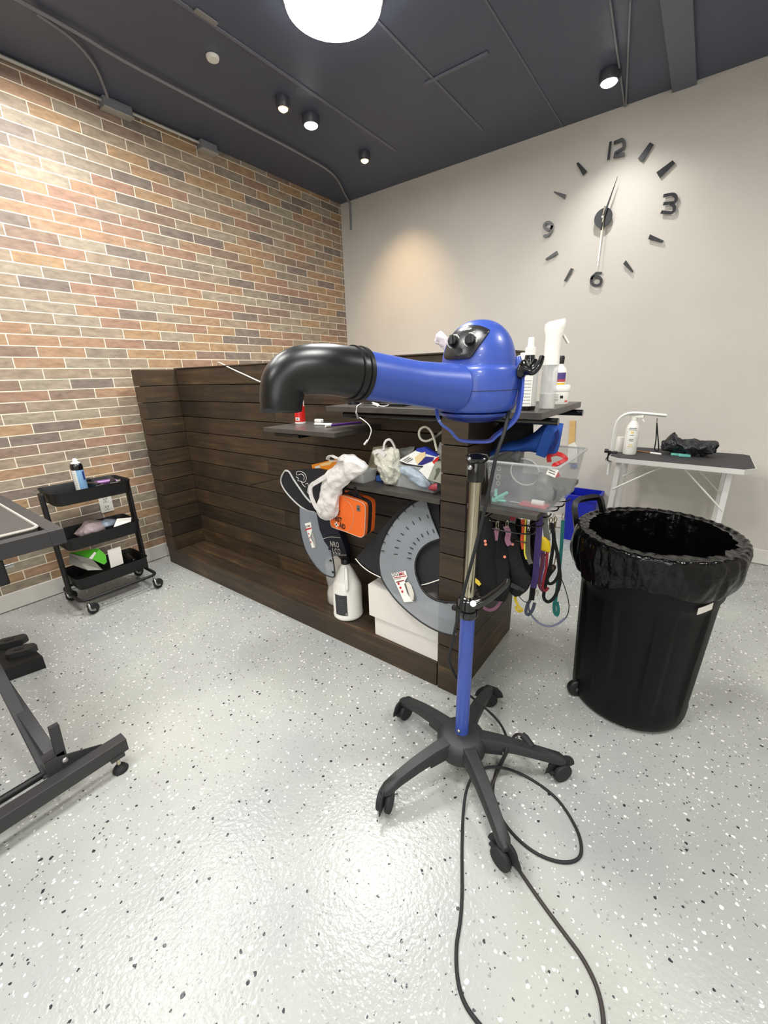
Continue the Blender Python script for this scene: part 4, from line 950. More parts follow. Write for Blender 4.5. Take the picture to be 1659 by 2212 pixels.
# foot pedals on a low base
t2 = thing('foot_pedal', (.66, -3.08, 0), 'black double foot pedal on the floor at the left photo edge', 'foot pedal')
bm = nb(); pz = .06
pts = [P(-40, 1410, z=pz), P(60, 1390, z=pz), P(92, 1418, z=pz), P(-30, 1460, z=pz)]
prism(bm, [V((p_.x, p_.y, .0)) for p_ in pts], (0, 0, pz)); obj('pedal_base', bm, BLKM, t2, smooth=False)
for (x0_, y0_, x1_, y1_) in ((2, 1386, 52, 1374), (22, 1407, 72, 1394)):
    bm = nb(); z_ = .085; A = P(x0_, y0_, z=z_); B = P(x1_, y1_, z=z_); d = (B - A).normalized(); s = V((-d.y, d.x, 0))
    L = (B - A).length; loop = [A + s * .028, B - d * .01 + s * .028, B + s * .02, B + d * .012, B - s * .02, B - d * .01 - s * .028, A - s * .028, A - d * .014 - s * .018, A - d * .018, A - d * .014 + s * .018]
    prism(bm, loop, (0, 0, -.028)); pd = obj('pedal', bm, LEG, t2)
    bm = nb(); c_ = A.lerp(B, .35) + V((0, 0, .0005)); rings(bm, [[c_ + d * .02 * math.cos(q) + s * .009 * math.sin(q) + V((0, 0, h_)) for q in [2 * PI * j / 16 for j in range(16)]] for h_ in (-.001, .001)]); obj('oval_grip', bm, BLK, pd)

# ================================================================== ITEMS ON THE UPPER SHELF
ZS = 1.0905
def bottle_profile(r, h, neck=.4, shoulder=.78):
    return [(.001, 0), (r * .93, 0), (r, .004), (r, h * shoulder), (r * .85, h * (shoulder + .07)), (r * neck, h * .93), (r * neck, h), (.001, h)]
c = V((2.497, -2.062, ZS))
t = thing('lotion_bottle', tuple(c), 'black bottle with white sprayer cap and pale label on the upper shelf', 'bottle')
bm = nb(); lathe(bm, [(.001, 0), (.024, 0), (.0262, .004), (.0262, .10), (.024, .118), (.015, .138), (.0135, .15), (.0135, .158), (.001, .158)], c, 32); bo = obj('bottle_body', bm, BLKG, t)
bm = nb(); lathe(bm, [(.0145, .152), (.0145, .172), (.009, .174), (.0082, .196), (.007, .199), (.001, .199)], c, 24); obj('sprayer_cap', bm, WHITE, t)
lab('label', c, .0262, .062, .032, .10, WHITE, bo, -.1); lab('label_back', c, .0262, .062, .022, .10, mat('pale_grey', (190, 190, 186), .5), bo, .95)
for i in range(8): lab('print_line', c, .0265, .02 + i * .009, .024, .0012, mat('print_grey', (110, 112, 130), .6), bo, -.1)
c = V((2.542, -2.012, ZS))
t = thing('mist_sprayer', tuple(c), 'tall white mist sprayer with clear base on the upper shelf edge', 'spray bottle')
bm = nb(); lathe(bm, [(.001, 0), (.021, 0), (.0225, .004), (.0225, .125), (.001, .125)], c, 32); obj('tank', bm, CLEAR2, t)
bm = nb(); lathe(bm, [(.001, .003), (.0215, .003), (.0215, .045), (.001, .045)], c, 28); obj('liquid', bm, WHITEM, t)
bm = nb(); cyl(bm, c + V((0, 0, .08)), c + V((0, 0, .126)), .006); obj('dip_tube', bm, WHITE, t)
ex = lat; ey = tow
bm = nb(); rs = []
for z_, hx, hy, ox in ((.124, .0235, .0235, 0), (.16, .0215, .0215, .001), (.20, .023, .022, .002), (.222, .0285, .025, .003), (.236, .0285, .024, .003), (.243, .022, .018, .006)):
    rs.append([c + V((0, 0, z_)) + ex * (ox + hx * math.cos(q)) + ey * hy * math.sin(q) + V((0, 0, .004 * math.cos(q) if z_ > .21 else 0)) for q in [2 * PI * j / 28 for j in range(28)]])
rings(bm, rs); hd_ = obj('spray_head', bm, WHITE, t)
bm = nb(); strap(bm, [c + ex * .024 + V((0, 0, .21)), c + ex * .031 + V((0, 0, .20)), c + ex * .044 + V((0, 0, .182))], .010, .005, (0, 0, 1), 3); obj('trigger', bm, WHITE, hd_)
c = V((2.527, -1.80, ZS))
t = thing('cream_jar', tuple(c), 'short white round jar with printed label at the upper shelf end', 'jar')
bm = nb(); lathe(bm, [(.001, 0), (.0235, 0), (.0245, .003), (.0245, .042), (.001, .042)], c, 32); bo = obj('jar_body', bm, WHITE, t)
bm = nb(); lathe(bm, [(.0255, .042), (.0262, .044), (.0262, .058), (.023, .062), (.001, .062)], c, 32); obj('lid', bm, WHITE, t)
lab('paw_print', c, .0245, .024, .009, .009, INK, bo, .05); lab('red_mark', c, .0245, .01, .010, .006, mat('red_label', (206, 90, 84), .6), bo, .7)
for i in range(5): lab('print_line', c, .0246, .012 + i * .005, .012, .001, GREYW, bo, -.62)
c = V((2.50, -1.745, ZS))
t = thing('shampoo_bottle', tuple(c), 'white bottle with purple and yellow label behind the mist sprayer', 'bottle')
bm = nb(); lathe(bm, bottle_profile(.023, .135, .42), c, 28); bo = obj('bottle_body', bm, WHITE, t)
bm = nb(); lathe(bm, [(.0105, .13), (.0115, .15), (.009, .156), (.001, .156)], c, 20); obj('cap', bm, BLK, t)
lab('purple_label', c, .023, .09, .03, .022, mat('label_violet', (70, 56, 120), .5), bo, .35); lab('red_label', c, .0232, .075, .03, .008, mat('label_red2', (170, 60, 66), .5), bo, .35); lab('yellow_label', c, .023, .06, .03, .014, YEL, bo, .35)
for i, (px, top, lb) in enumerate(((1117, 768, 'small white bottle beside the dryer knob, left of two at the shelf rear'), (1132, 762, 'small white bottle behind the black bottle, right of two at the shelf rear'))):
    yy = -1.72 - .05 * i; a = P(px, 800, y=yy); tp = P(px, top, y=yy).z; t = thing('small_bottle', (a.x, yy, ZS), lb, 'bottle', 'small white bottles at the back of the upper shelf')
    if tp - ZS < .03: tp = ZS + .1
    bm = nb(); lathe(bm, [(.001, 0), (.017, 0), (.018, .003), (.018, tp - ZS - .022), (.001, tp - ZS - .022)], (a.x, yy, ZS), 24); obj('bottle_body', bm, WHITE, t)
    bm = nb(); lathe(bm, [(.0165, tp - ZS - .022), (.0165, tp - ZS - .002), (.015, tp - ZS), (.001, tp - ZS)], (a.x, yy, ZS), 24); obj('cap', bm, WHITE, t)
# left end of the upper shelf
t = thing('round_tin', (1.79, -2.02, ZS), 'stack of two small black round tins at left end of upper shelf', 'tin')
for z_, r_ in ((0, .024), (.0145, .021)):
    bm = nb(); lathe(bm, [(.001, z_), (r_, z_), (r_, z_ + .009), (r_ * .94, z_ + .010), (r_ * .94, z_ + .014), (.001, z_ + .014)], (1.79, -2.02, ZS), 28); obj('tin_shell', bm, BLK, t)
bm = nb(); cp0 = [V((1.90 + (.034 + .006 * math.sin(i * 1.7)) * math.cos(i * .62), -2.04 + (.03 + .005 * math.cos(i * 1.3)) * math.sin(i * .62), ZS + .003 + .0007 * i)) for i in range(38)]
tube(bm, cp0, .0022, 6, 2); tag(obj('cable_coil', bm, BLK), 'coiled black cable lying on the upper shelf under the dryer nozzle', 'cable')
bm = nb(); box(bm, (1.96, -2.07, ZS), (2.06, -2.0, ZS + .01), .002); tag(obj('card_case', bm, BLK), 'flat black case on the upper shelf right of the cable coil', 'case')
t = thing('charging_cable', tuple(P(830, 874, z=ZS)), 'short white charging cable lying on upper shelf beside the black coil', 'cable')
q = [P(808, 873, z=ZS + .004), P(822, 877, z=ZS + .004), P(834, 877, z=ZS + .004), P(846, 871, z=ZS + .006), P(856, 866, z=ZS + .01)]
bm = nb(); tube(bm, q, .002, 8, 4); obj('lead', bm, WHITE, t)
bm = nb(); tube(bm, [P(805, 872, z=ZS + .006), P(816, 875, z=ZS + .006)], .006, 10); obj('connector', bm, WHITE, t)
t = thing('hanging_cable', tuple(P(772, 880, y=-2.136)), 'white cable with grey adapter dangling over the upper shelf edge', 'cable')
y_ = -2.14
bm = nb(); tube(bm, [V((P(772, 856, y=-2.08).x, -2.06, ZS + .006)), V((P(772, 880, y=y_).x, y_, ZS + .004)), P(770, 885, y=y_), P(769, 894, y=y_)], .0018, 8, 4); obj('lead', bm, WHITE, t)
bm = nb(); tube(bm, [P(770, 893, y=y_), P(774, 905, y=y_)], .0042, 8); obj('adapter', bm, mat('grey_plug', (96, 94, 90), .5), t)
bm = nb(); tube(bm, [P(777, 902, y=y_), P(786, 908, y=y_), P(797, 918, y=y_), P(802, 930, y=y_), P(798, 945, y=y_), P(793, 954, y=y_)], .0018, 8, 4); obj('lead', bm, WHITE, t)
bm = nb(); tube(bm, [P(794, 951, y=y_), P(787, 960, y=y_)], .0042, 8); obj('connector', bm, WHITE, t)
# counter top items
q = dict(y=-1.78)
bm = nb(); loft_px(bm, [(938, 734, 942, 742, q, .004), (948, 716, 950, 748, q, .012), (962, 722, 958, 756, q, .014), (975, 740, 968, 770, q, .01)], .012, seg=20, amp=.05, nz=.006, nsc=60)
for v in bm.verts: v.co.z = max(v.co.z, ZT + .007)
tag(obj('plastic_packet', bm, mat('packet_film', (222, 214, 224), .3, alpha=.8, bump=.5, bscale=60)), 'pale crinkled packet on counter top peeking behind the blue dome', 'packet')
bm = nb(); tube(bm, [(P(473, 782, y=-1.84).x - .02, -1.84, ZT + .008), P(473, 783, y=-1.86), P(497, 795, y=-1.93), P(530, 810, y=-1.98), P(566, 826, y=-2.02), P(610, 838, y=-2.04)], .0032, 8, 4)
tag(obj('charging_cable', bm, WHITE), 'stiff white cord sticking out over the counter top left of the elbow', 'cord')

# ================================================================== SMALL LEFT SHELF
c = V((1.477, -2.03, zs + .0005))
t = thing('red_spray_can', tuple(c), 'bright red can with white base standing on the small left shelf', 'can')
bm = nb(); lathe(bm, [(.001, .006), (.0235, .006), (.0235, .13), (.02, .142), (.012, .15), (.001, .152)], c, 32); bo = obj('can', bm, RED, t)
bm = nb(); lathe(bm, [(.001, 0), (.0228, 0), (.024, .002), (.024, .009), (.001, .009)], c, 32); obj('base_ring', bm, WHITE, t)
lab('barcode_label', c, .0235, .022, .02, .014, WHITE, bo, -.55)
for i in range(4): lab('bar', c, .0238, .022, .0015, .009, INK, bo, -.75 + i * .13)
lab('side_label', c, .0235, .1, .008, .05, WHITE, bo, 1.0)
t = thing('earphone_case', tuple(P(692, 913, z=zs)), 'small white case with white pen on the small left shelf', 'case')
bm = nb(); a = P(689, 911, z=zs + .006); box(bm, (a.x - .02, a.y - .012, zs + .001), (a.x + .02, a.y + .012, zs + .018), .005); obj('case_body', bm, WHITE, t)
bm = nb(); tube(bm, [P(680, 916, z=zs + .006), P(717, 917, z=zs + .006)], .005, 10); tag(obj('white_pen', bm, WHITE), 'white pen lying in front of the white case on the small left shelf', 'pen')
t = thing('purple_pen', tuple(P(750, 914, z=zs)), 'long purple comb handle with pale tip on the small left shelf', 'comb')
bm = nb(); strap(bm, [P(713, 919, z=zs + .005), P(760, 914, z=zs + .005), P(790, 911, z=zs + .005)], .014, .006, (0, 0, 1), 2); obj('shaft', bm, PURPLE, t)
bm = nb(); tube(bm, [P(703, 920, z=zs + .007), P(714, 919, z=zs + .007)], .007, 10); obj('tip', bm, WHITEM, t)

# ================================================================== MIDDLE LEFT SHELF
ZM = zm + .0008
q = dict(y=-2.10)
t = thing('orange_box', tuple(P(720, 1010, **q)), 'orange cardboard box poking out of the white bag on the middle shelf', 'box')
bm = nb(); prism(bm, [P(673, 1004, **q), P(738, 989, **q), P(745, 992, **q), P(748, 1030, **q), P(680, 1035, **q)], (.0, .05, 0)); bo = obj('carton', bm, ORB, t, smooth=False)
q2 = dict(y=-2.1008)
bm = nb(); prism(bm, [P(680, 1008, **q2), P(690, 1005, **q2), P(697, 1026, **q2), P(684, 1031, **q2)], (0, .0006, 0)); obj('white_print', bm, WHITE, bo, smooth=False)
bm = nb(); prism(bm, [P(690, 1003, **q2), P(722, 994, **q2), P(712, 1004, **q2), P(694, 1007, **q2)], (0, .0006, 0)); obj('pale_print', bm, mat('pale_yellow', (250, 214, 150), .5), bo, smooth=False)
q = dict(y=-2.165)
t = thing('carrier_bag', tuple(P(715, 1050, **q)), 'white plastic carrier bag drooping over the end of the middle shelf', 'plastic bag')
bm = nb(); loft_px(bm, [(795, 1008, 793, 1013, q, .012), (782, 995, 778, 1024, q, .03), (762, 983, 764, 1034, q, .042), (738, 984, 752, 1044, q, .042), (722, 1008, 742, 1054, q, .038), (702, 1028, 736, 1064, q, .034), (694, 1050, 731, 1076, q, .03), (691, 1074, 730, 1092, q, .028), (686, 1094, 729, 1104, q, .028), (688, 1110, 724, 1116, q, .022), (700, 1124, 713, 1126, q, .007)], .03, seg=84, amp=.028, k=9, nz=.007, nsc=34, smooth=6)
obj('bag_body', bm, BAGW, t, ang=80)
bm = nb(); pts = [P(702, 1030, y=-2.19), P(686, 1040, y=-2.19), P(672, 1050, y=-2.185), P(671, 1066, y=-2.185), P(676, 1082, y=-2.185), P(683, 1096, y=-2.185), P(694, 1106, y=-2.185)]
strap(bm, pts, .018, .006, (0, -1, .0), 5); obj('bag_handle', bm, BAGW, t, ang=80)
bm = nb(); pts = [P(728, 990, y=-2.2), P(714, 984, y=-2.18), P(708, 992, y=-2.16), P(722, 996, y=-2.15), P(738, 994, y=-2.2)]
strap(bm, pts, .014, .004, (0, 0, 1), 5); obj('bag_handle', bm, BAGW, t, ang=80)
def open_tub(name, base, h, flare, m, label, cat, th=.0022):
    """base: 4 points; walls rise h and flare outward"""
    c = sum(base, V((0, 0, 0))) / 4
    f = lambda s, z: [c + (p_ - c) * s + V((0, 0, z)) for p_ in base]
    def rnd(ps, r=.12):
        o = []
        for i in range(4):
            a, b, d = ps[i - 1], ps[i], ps[(i + 1) % 4]; o += [b.lerp(a, r), b.lerp(a, r * .3).lerp(b.lerp(d, r * .3), .5), b.lerp(d, r)]
        return o
    bm = nb(); rings(bm, [rnd(f(1, 0)), rnd(f(1 + flare, h)), rnd(f(1 + flare + .04, h)), rnd(f(1 + flare + .04, h + .004)), rnd(f(1 + flare - .02, h + .004)), rnd(f(.97, .003))])
    return obj(name, bm, m, None, label)
A, B, C_ = P(757, 1040, z=ZM), P(785, 1045, z=ZM), P(812, 1036, z=ZM)
o = open_tub('clear_tray', [A, B, C_, A + C_ - B], .042, .12, CLEAR2, None, None); tag(o, 'small clear plastic tray beside the white bag on the middle shelf', 'tray')
bm = nb(); a = P(772, 1016, z=ZM + .045); tube(bm, [P(783, 1018, z=ZM + .046), P(783, 1040, z=ZM + .008)], .004, 6); tag(obj('cotton_stick', bm, WHITE), 'white stick standing in the small clear tray', 'stick')
A, B = P(826, 1044, z=ZM), P(938, 1066, z=ZM); D_ = V((0, 1, 0)) * .13
t = open_tub('organizer_tub', [A, B, B + D_, A + D_], .085, .07, CLEAR2, None, None); tag(t, 'clear plastic organizer tub full of packets on the middle shelf', 'tub')
q = dict(y=-2.06)
t = thing('knotted_bag', tuple(P(835, 1000, **q)), 'white translucent plastic bag with loop handles standing in the organizer tub', 'plastic bag')
bm = nb(); loft_px(bm, [(812, 970, 858, 968, q, .012), (808, 980, 860, 980, q, .03), (812, 994, 862, 996, q, .034), (818, 1010, 866, 1012, q, .036), (826, 1028, 862, 1032, q, .03), (838, 1046, 852, 1048, q, .01)], .03, seg=44, amp=.06, k=8, nz=.010, nsc=45, smooth=6)
for v in bm.verts: v.co.z = max(v.co.z, ZM + .004)
obj('bag_body', bm, mat('milky_film', (214, 212, 196), .35, alpha=.85, bump=.7, bscale=60), t, ang=80)
bm = nb(); strap(bm, [P(829, 972, y=-2.08), P(830, 960, y=-2.08), P(835, 951, y=-2.08), P(843, 950, y=-2.08), P(850, 960, y=-2.07), P(856, 976, y=-2.06)], .008, .004, (0, -1, 0), 5); obj('loop_handle', bm, BAGW, t)
bm = nb(); strap(bm, [P(808, 978, y=-2.09), P(820, 975, y=-2.09), P(832, 984, y=-2.09)], .014, .008, (0, -1, 0), 4); obj('loop_handle', bm, BAGW, t)
bm = nb(); q = dict(y=-2.0); prism(bm, [P(806, 966, **q), P(836, 962, **q), P(826, 1018, **q), P(792, 1016, **q)], (0, .004, 0)); tag(obj('beige_card', bm, mat('beige_card', (150, 142, 116), .7), smooth=False), 'beige cardboard flap leaning at left rear of the organizer tub', 'card')
q = dict(y=-2.075)
t = thing('bandage_box', tuple(P(905, 990, **q)), 'tilted white, blue and red printed box with tan petal print in organizer tub', 'box')
bm = nb(); prism(bm, [P(862, 995, **q), P(898, 974, **q), P(946, 988, **q), P(936, 1010, **q), P(880, 1002, **q)], (0, .012, .004)); bo = obj('carton', bm, WHITE, t, smooth=False)
q2 = dict(y=-2.0762)
bm = nb(); prism(bm, [P(900, 969, **q), P(915, 966, **q), P(944, 984, **q), P(941, 990, **q), P(898, 975, **q)], (0, .02, 0)); obj('blue_side', bm, mat('carton_blue', (34, 52, 150), .5), t, smooth=False)
bm = nb(); prism(bm, [P(934, 997, **q2), P(946, 986, **q2), P(948, 992, **q2), P(937, 1003, **q2)], (0, .0006, 0)); obj('red_print', bm, RED, bo, smooth=False)
bm = nb(); prism(bm, [P(902, 1004, **q2), P(920, 986, **q2), P(938, 988, **q2), P(934, 996, **q2), P(912, 1005, **q2)], (0, .0006, 0)); obj('navy_print', bm, mat('carton_navy', (34, 36, 110), .5), bo, smooth=False)
q3 = dict(y=-2.0775)
bm = nb(); prism(bm, [P(896, 988, **q3), P(907, 979, **q3), P(919, 976, **q3), P(918, 986, **q3), P(911, 995, **q3), P(902, 1002, **q3), P(898, 996, **q3)], (0, .0006, 0)); obj('tan_print', bm, BUFF, bo, smooth=False)
for i in range(3):
    bm = nb(); strap(bm, [P(870 + i * 4, 995 + i * 2, y=-2.0765), P(884 + i * 4, 987 + i * 2, y=-2.0765)], .0018, .0006, (0, -1, 0), 0); obj('print_line', bm, INK, bo, smooth=False)
q = dict(y=-2.085)
bm = nb(); loft_px(bm, [(864, 1012, 866, 1022, q, .01), (874, 1006, 882, 1034, q, .03), (896, 1014, 896, 1046, q, .03), (915, 1026, 914, 1054, q, .03), (930, 1046, 924, 1054, q, .008)], .03, seg=32, amp=.05, k=6, nz=.006, nsc=50, smooth=5)
for v in bm.verts: v.co.z = max(v.co.z, ZM + .004)
tag(obj('film_bag', bm, mat('blue_film', (176, 190, 204), .35, alpha=.8, bump=.6, bscale=60), ang=80), 'pale blue crumpled film bag low in the organizer tub', 'plastic bag')
q = dict(y=-1.98)
bm = nb(); loft_px(bm, [(850, 972, 858, 985, q, .01), (868, 968, 872, 1000, q, .03), (890, 966, 888, 985, q, .02), (899, 962, 896, 970, q, .01)], .02, seg=28, amp=.05, k=5, nz=.006, nsc=40, smooth=5)
tag(obj('grey_cloth', bm, mat('grey_film', (150, 150, 144), .5, bump=.6, bscale=50), ang=80), 'grey translucent cloth at the back of the organizer tub', 'cloth')
q = dict(y=-2.09)
t = thing('bulb_box', tuple(P(935, 1020, **q)), 'pale carton with dark bulb shaped print at right of organizer tub', 'box')
bm = nb(); prism(bm, [P(924, 1036, **q), P(940, 998, **q), P(957, 1004, **q), P(957, 1046, **q)], (0, .05, 0)); bo = obj('carton', bm, mat('sage_card', (150, 152, 138), .6), t, smooth=False)
bm = nb(); prism(bm, [P(905, 1016, **q), P(918, 1005, **q), P(936, 1007, **q), P(924, 1036, **q)], (0, .04, 0)); obj('white_side', bm, WHITE, t, smooth=False)
q2 = dict(y=-2.091)
bm = nb(); prism(bm, [P(941, 1014, **q2), P(947, 1010, **q2), P(952, 1014, **q2), P(948, 1022, **q2), P(940, 1036, **q2), P(936, 1036, **q2), P(942, 1022, **q2)], (0, .0006, 0)); obj('bulb_print', bm, mat('olive_print', (84, 86, 72), .6), bo, smooth=False)
bm = nb(); q = dict(y=-2.095); loft_px(bm, [(926, 1052, 926, 1058, q, .008), (934, 1046, 934, 1060, q, .014), (944, 1044, 944, 1060, q, .014)], .01, seg=20, smooth=3); 
for v in bm.verts: v.co.z = max(v.co.z, ZM + .004)
tag(obj('red_container', bm, mat('dull_red', (140, 52, 60), .5)), 'dull red container at the bottom right of the organizer tub', 'container')
q = dict(y=-2.03)
bm = nb(); prism(bm, [P(941, 988, **q), P(950, 955, **q), P(958, 957, **q), P(958, 996, **q)], (0, .03, 0)); tag(obj('white_carton', bm, mat('carton_white', (200, 198, 190), .6), smooth=False), 'narrow white printed carton wedged against the counter post', 'box')
bm = nb(); a = P(812, 1039, z=ZM); b = P(824, 1040, z=ZM); box(bm, (a.x, a.y, ZM), (b.x + .005, a.y + .04, ZM + .022), .003); tag(obj('blue_packet', bm, mat('packet_blue', (56, 92, 160), .5)), 'small blue packet between the clear tray and the organizer tub', 'packet')
q = -2.05
bm = nb(); tube(bm, [P(960, 928, y=-2.0), P(948, 938, y=-2.02), P(934, 948, y=q), P(920, 953, y=q), P(909, 948, y=q), P(905, 936, y=q), P(909, 926, y=q), P(919, 922, y=q), P(929, 929, y=q - .01), P(937, 945, y=q - .015), P(944, 974, y=q - .02)], .0045, 10, 5)
tag(obj('thick_cable', bm, mat('cream_cable', (206, 202, 184), .4)), 'thick cream cable curling in a loop above the organizer tub', 'cable')

# ================================================================== HANGING AND STANDING UNDER THE MIDDLE SHELF
q = dict(y=-2.13)
t = thing('dog_coat_bag', tuple(P(655, 1060, **q)), 'black fabric pouch with grey piping and white dog drawing hanging by the white bag', 'pouch')
bm = nb(); prism(bm, [P(a, b, **q) for a, b in ((616, 1017), (607, 1040), (622, 1068), (650, 1095), (678, 1107), (705, 1105), (705, 1020), (673, 1013))], (.02, .035, 0)); bo = obj('pouch_body', bm, mat('black_nylon', (18, 18, 24), .7), t, smooth=False)
q2 = -2.133
bm = nb(); tube(bm, [P(a, b, y=q2) for a, b in ((622, 1017), (616, 1017), (609, 1028), (607, 1040), (612, 1054), (622, 1068), (636, 1083), (650, 1095), (664, 1103), (680, 1107))], .0035, 8, 4); obj('piping', bm, PIPE, t)
bm = nb(); tube(bm, [P(a, b, y=q2) for a, b in ((618, 1017), (625, 1020), (635, 1037), (648, 1056), (660, 1073), (672, 1086))], .0042, 8, 4); obj('piping', bm, PIPE, t)
for pp in ([(642, 1027), (640, 1020), (648, 1018), (658, 1023), (662, 1034), (657, 1042), (650, 1040)], [(640, 1030), (645, 1034), (643, 1038), (650, 1040), (655, 1048), (660, 1052)], [(644, 1026), (652, 1024), (657, 1030), (656, 1037)], [(660, 1046), (665, 1044), (666, 1052), (664, 1062), (667, 1067)]):
    bm = nb(); tube(bm, [P(a, b, y=-2.1315) for a, b in pp], .0011, 6, 3); obj('dog_drawing', bm, WHITEM, bo)
bm = nb(); tube(bm, [P(607, 1032, y=-2.11), P(575, 1040, y=-2.03), P(545, 1047, y=-1.93), P(540, 1048, y=-1.911)], .0025, 6); obj('hanging_strap', bm, BLK, t)
CS = mat('collar_sheet', (150, 157, 165), .35, alpha=.5)
q = dict(y=-2.155)
t = thing('dog_cone', tuple(P(690, 1170, **q)), 'narrow translucent grey dog cone hanging under the black pouch', 'dog cone')
bm = nb(); prism(bm, [P(a, b, **q) for a, b in ((646, 1096), (648, 1140), (657, 1180), (670, 1206), (690, 1232), (706, 1243), (722, 1246), (722, 1220), (716, 1192), (700, 1170), (690, 1145), (683, 1108))], (0, .0015, 0)); sh = obj('sheet', bm, CS, t, smooth=False)
bm = nb(); tube(bm, [P(a, b, **q) for a, b in ((646, 1096), (648, 1140), (657, 1180), (670, 1206), (690, 1232), (706, 1243), (722, 1246), (722, 1225), (716, 1192))], .0028, 8, 4); obj('black_edging', bm, BLK, t)
for a, b in ((711, 1186), (714, 1211), (719, 1236)):
    bm = nb(); c_ = P(a, b, y=-2.158); obox(bm, c_, (.005, 0, 0), (0, .002, 0), (0, 0, .004), .001); obj('snap_button', bm, BLK, t)
q2 = dict(y=-2.1562)
def cone_tag(pts, name_xy, t):
    q_ = pts[-1]
    bm = nb(); prism(bm, pts[0], (0, .0006, 0)); tg = obj('printed_tag', bm, WHITE, t, smooth=False); return tg
tg = cone_tag([[P(a, b, **q2) for a, b in ((658, 1131), (671, 1128), (674, 1146), (670, 1160), (681, 1182), (674, 1184))], 0], None, t)
a = P(660, 1140, y=-2.157); b = P(672, 1137, y=-2.157); text('tag_lettering', 'DOGMX', a, b - a, (0, 0, 1), .013, INK, tg, .0, sx=.72, bold=.01)
bm = nb(); prism(bm, [P(a, b, y=-2.157) for a, b in ((659, 1143), (672, 1139), (673, 1142), (660, 1146))], (0, .0004, 0)); obj('red_stripe', bm, REDINK, tg, smooth=False)
bm = nb(); prism(bm, [P(a, b, y=-2.157) for a, b in ((672, 1149), (676, 1150), (680, 1162), (684, 1180), (679, 1180), (674, 1164))], (0, .0004, 0)); obj('dog_photo', bm, mat('photo_grey', (150, 150, 146), .5), tg, smooth=False)
for i in range(3):
    bm = nb(); c_ = P(667 + i * 2.2, 1153 + i * 9, y=-2.157); lathe(bm, [(.001, 0), (.0036, 0), (.0036, .0004), (.001, .0004)], c_, 12, (0, -1, 0)); obj('red_dot', bm, REDINK, tg)
q = dict(y=-1.945)
t = thing('navy_bag', tuple(P(712, 1160, **q)), 'dark navy printed bag with white lettering hanging beneath the white bag', 'bag')
bm = nb(); prism(bm, [P(a, b, **q) for a, b in ((678, 1100), (728, 1125), (733, 1150), (741, 1172), (750, 1200), (746, 1218), (722, 1212), (704, 1196), (693, 1172), (684, 1140))], (0, .03, 0)); bo = obj('bag_body', bm, NAVY, t, smooth=False)
for pp in ([(694, 1165), (714, 1160), (735, 1162)], [(716, 1199), (748, 1199)]):
    bm = nb(); tube(bm, [P(a, b, y=-1.9465) for a, b in pp], .0013, 6, 3); obj('white_line', bm, WHITE, bo)
for s_, (xa_, ya2), (xb_, yb2) in (('NRO', (714, 1180), (738, 1184)), ('LCO', (719, 1195), (741, 1198))):
    a = P(xa_, ya2, y=-1.9468); b = P(xb_, yb2, y=-1.9468); text('lettering', s_, a, b - a, (0, 0, 1), .041, WHITE, bo, .0, sx=.62, bold=.01, spacing=1.2)
# pet first aid pouch
y_ = -2.15; q = dict(y=y_)
t = thing('first_aid_pouch', tuple(P(755, 1110, **q)), 'orange pet first aid pouch hanging under the middle shelf', 'first aid pouch')
oc = [(712, 1075), (735, 1070), (766, 1079), (784, 1087), (789, 1096), (789, 1120), (787, 1152), (783, 1159), (776, 1160), (745, 1148), (722, 1140), (714, 1130)]
ocs = spline([P(a, b, **q) for a, b in oc], 3, True)
bm = nb(); prism(bm, ocs, (0, .018, 0)); bo = obj('front_panel', bm, ORANGE, t, smooth=False)
bm = nb(); prism(bm, [p_ + V((.002, .0185, .003)) for p_ in ocs], (0, .022, 0)); obj('zip_gusset', bm, BLKF, t, smooth=False)
bm = nb(); prism(bm, [p_ + V((.003, .041, .004)) for p_ in ocs], (0, .02, 0)); obj('back_panel', bm, ORANGE, t, smooth=False)
bm = nb(); tube(bm, ocs, .0018, 6, closed=True); obj('grey_piping', bm, mat('pipe_grey', (190, 160, 140), .6), t)
bm = nb(); tube(bm, [P(a, b, y=y_ - .0005) for a, b in ((740, 1076), (754, 1086), (763, 1104), (763, 1125), (757, 1142), (750, 1149))], .0007, 6, 4); obj('stitch_line', bm, mat('pipe_grey', (190, 160, 140), .6), bo)
for pp in ([(738, 1072), (742, 1058), (746, 1048)], [(766, 1052), (772, 1066), (782, 1080)], [(748, 1068), (760, 1064), (772, 1072)]):
    bm = nb(); strap(bm, [P(a, b, y=y_ + .02) for a, b in pp], .014, .002, (0, -1, 0), 3); obj('carry_strap', bm, BLKF, t)
xd = P(785, 1140, y=y_) - P(745, 1126, y=y_)
for s_, (px, py) in (('PET', (722, 1110)), ('FIRST', (720, 1123)), ('AID', (733, 1139))):
    a = P(px, py, y=y_ - .001); text('lettering', s_, a, xd, (0, 0, 1), .030, INK, bo, .0002, sx=.66, bold=.03)
for px_ in (0,):
    c_ = P(727, 1133, y=y_ - .0012); xdn = xd.normalized(); up_ = V((0, 0, 1)); up_ = (up_ - xdn * up_.z * xdn.z).normalized()
    bm = nb(); obox(bm, c_, xdn * .011, (0, .0004, 0), V((0, 0, .0035))); obox(bm, c_, xdn * .0036, (0, .0004, 0), V((0, 0, .0115))); obj('white_cross', bm, WHITE, bo, smooth=False)
c_ = P(774, 1098, y=y_ - .001); bm = nb(); obox(bm, c_, (.009, 0, 0), (0, .0005, 0), (0, 0, .012)); pt = obj('silver_patch', bm, STEEL, bo, smooth=False)
bm = nb(); lathe(bm, [(.001, 0), (.004, 0), (.004, .0006), (.001, .0006)], c_ + V((0, -.0006, -.003)), 12, (0, -1, 0)); obj('patch_dot', bm, INK, pt)
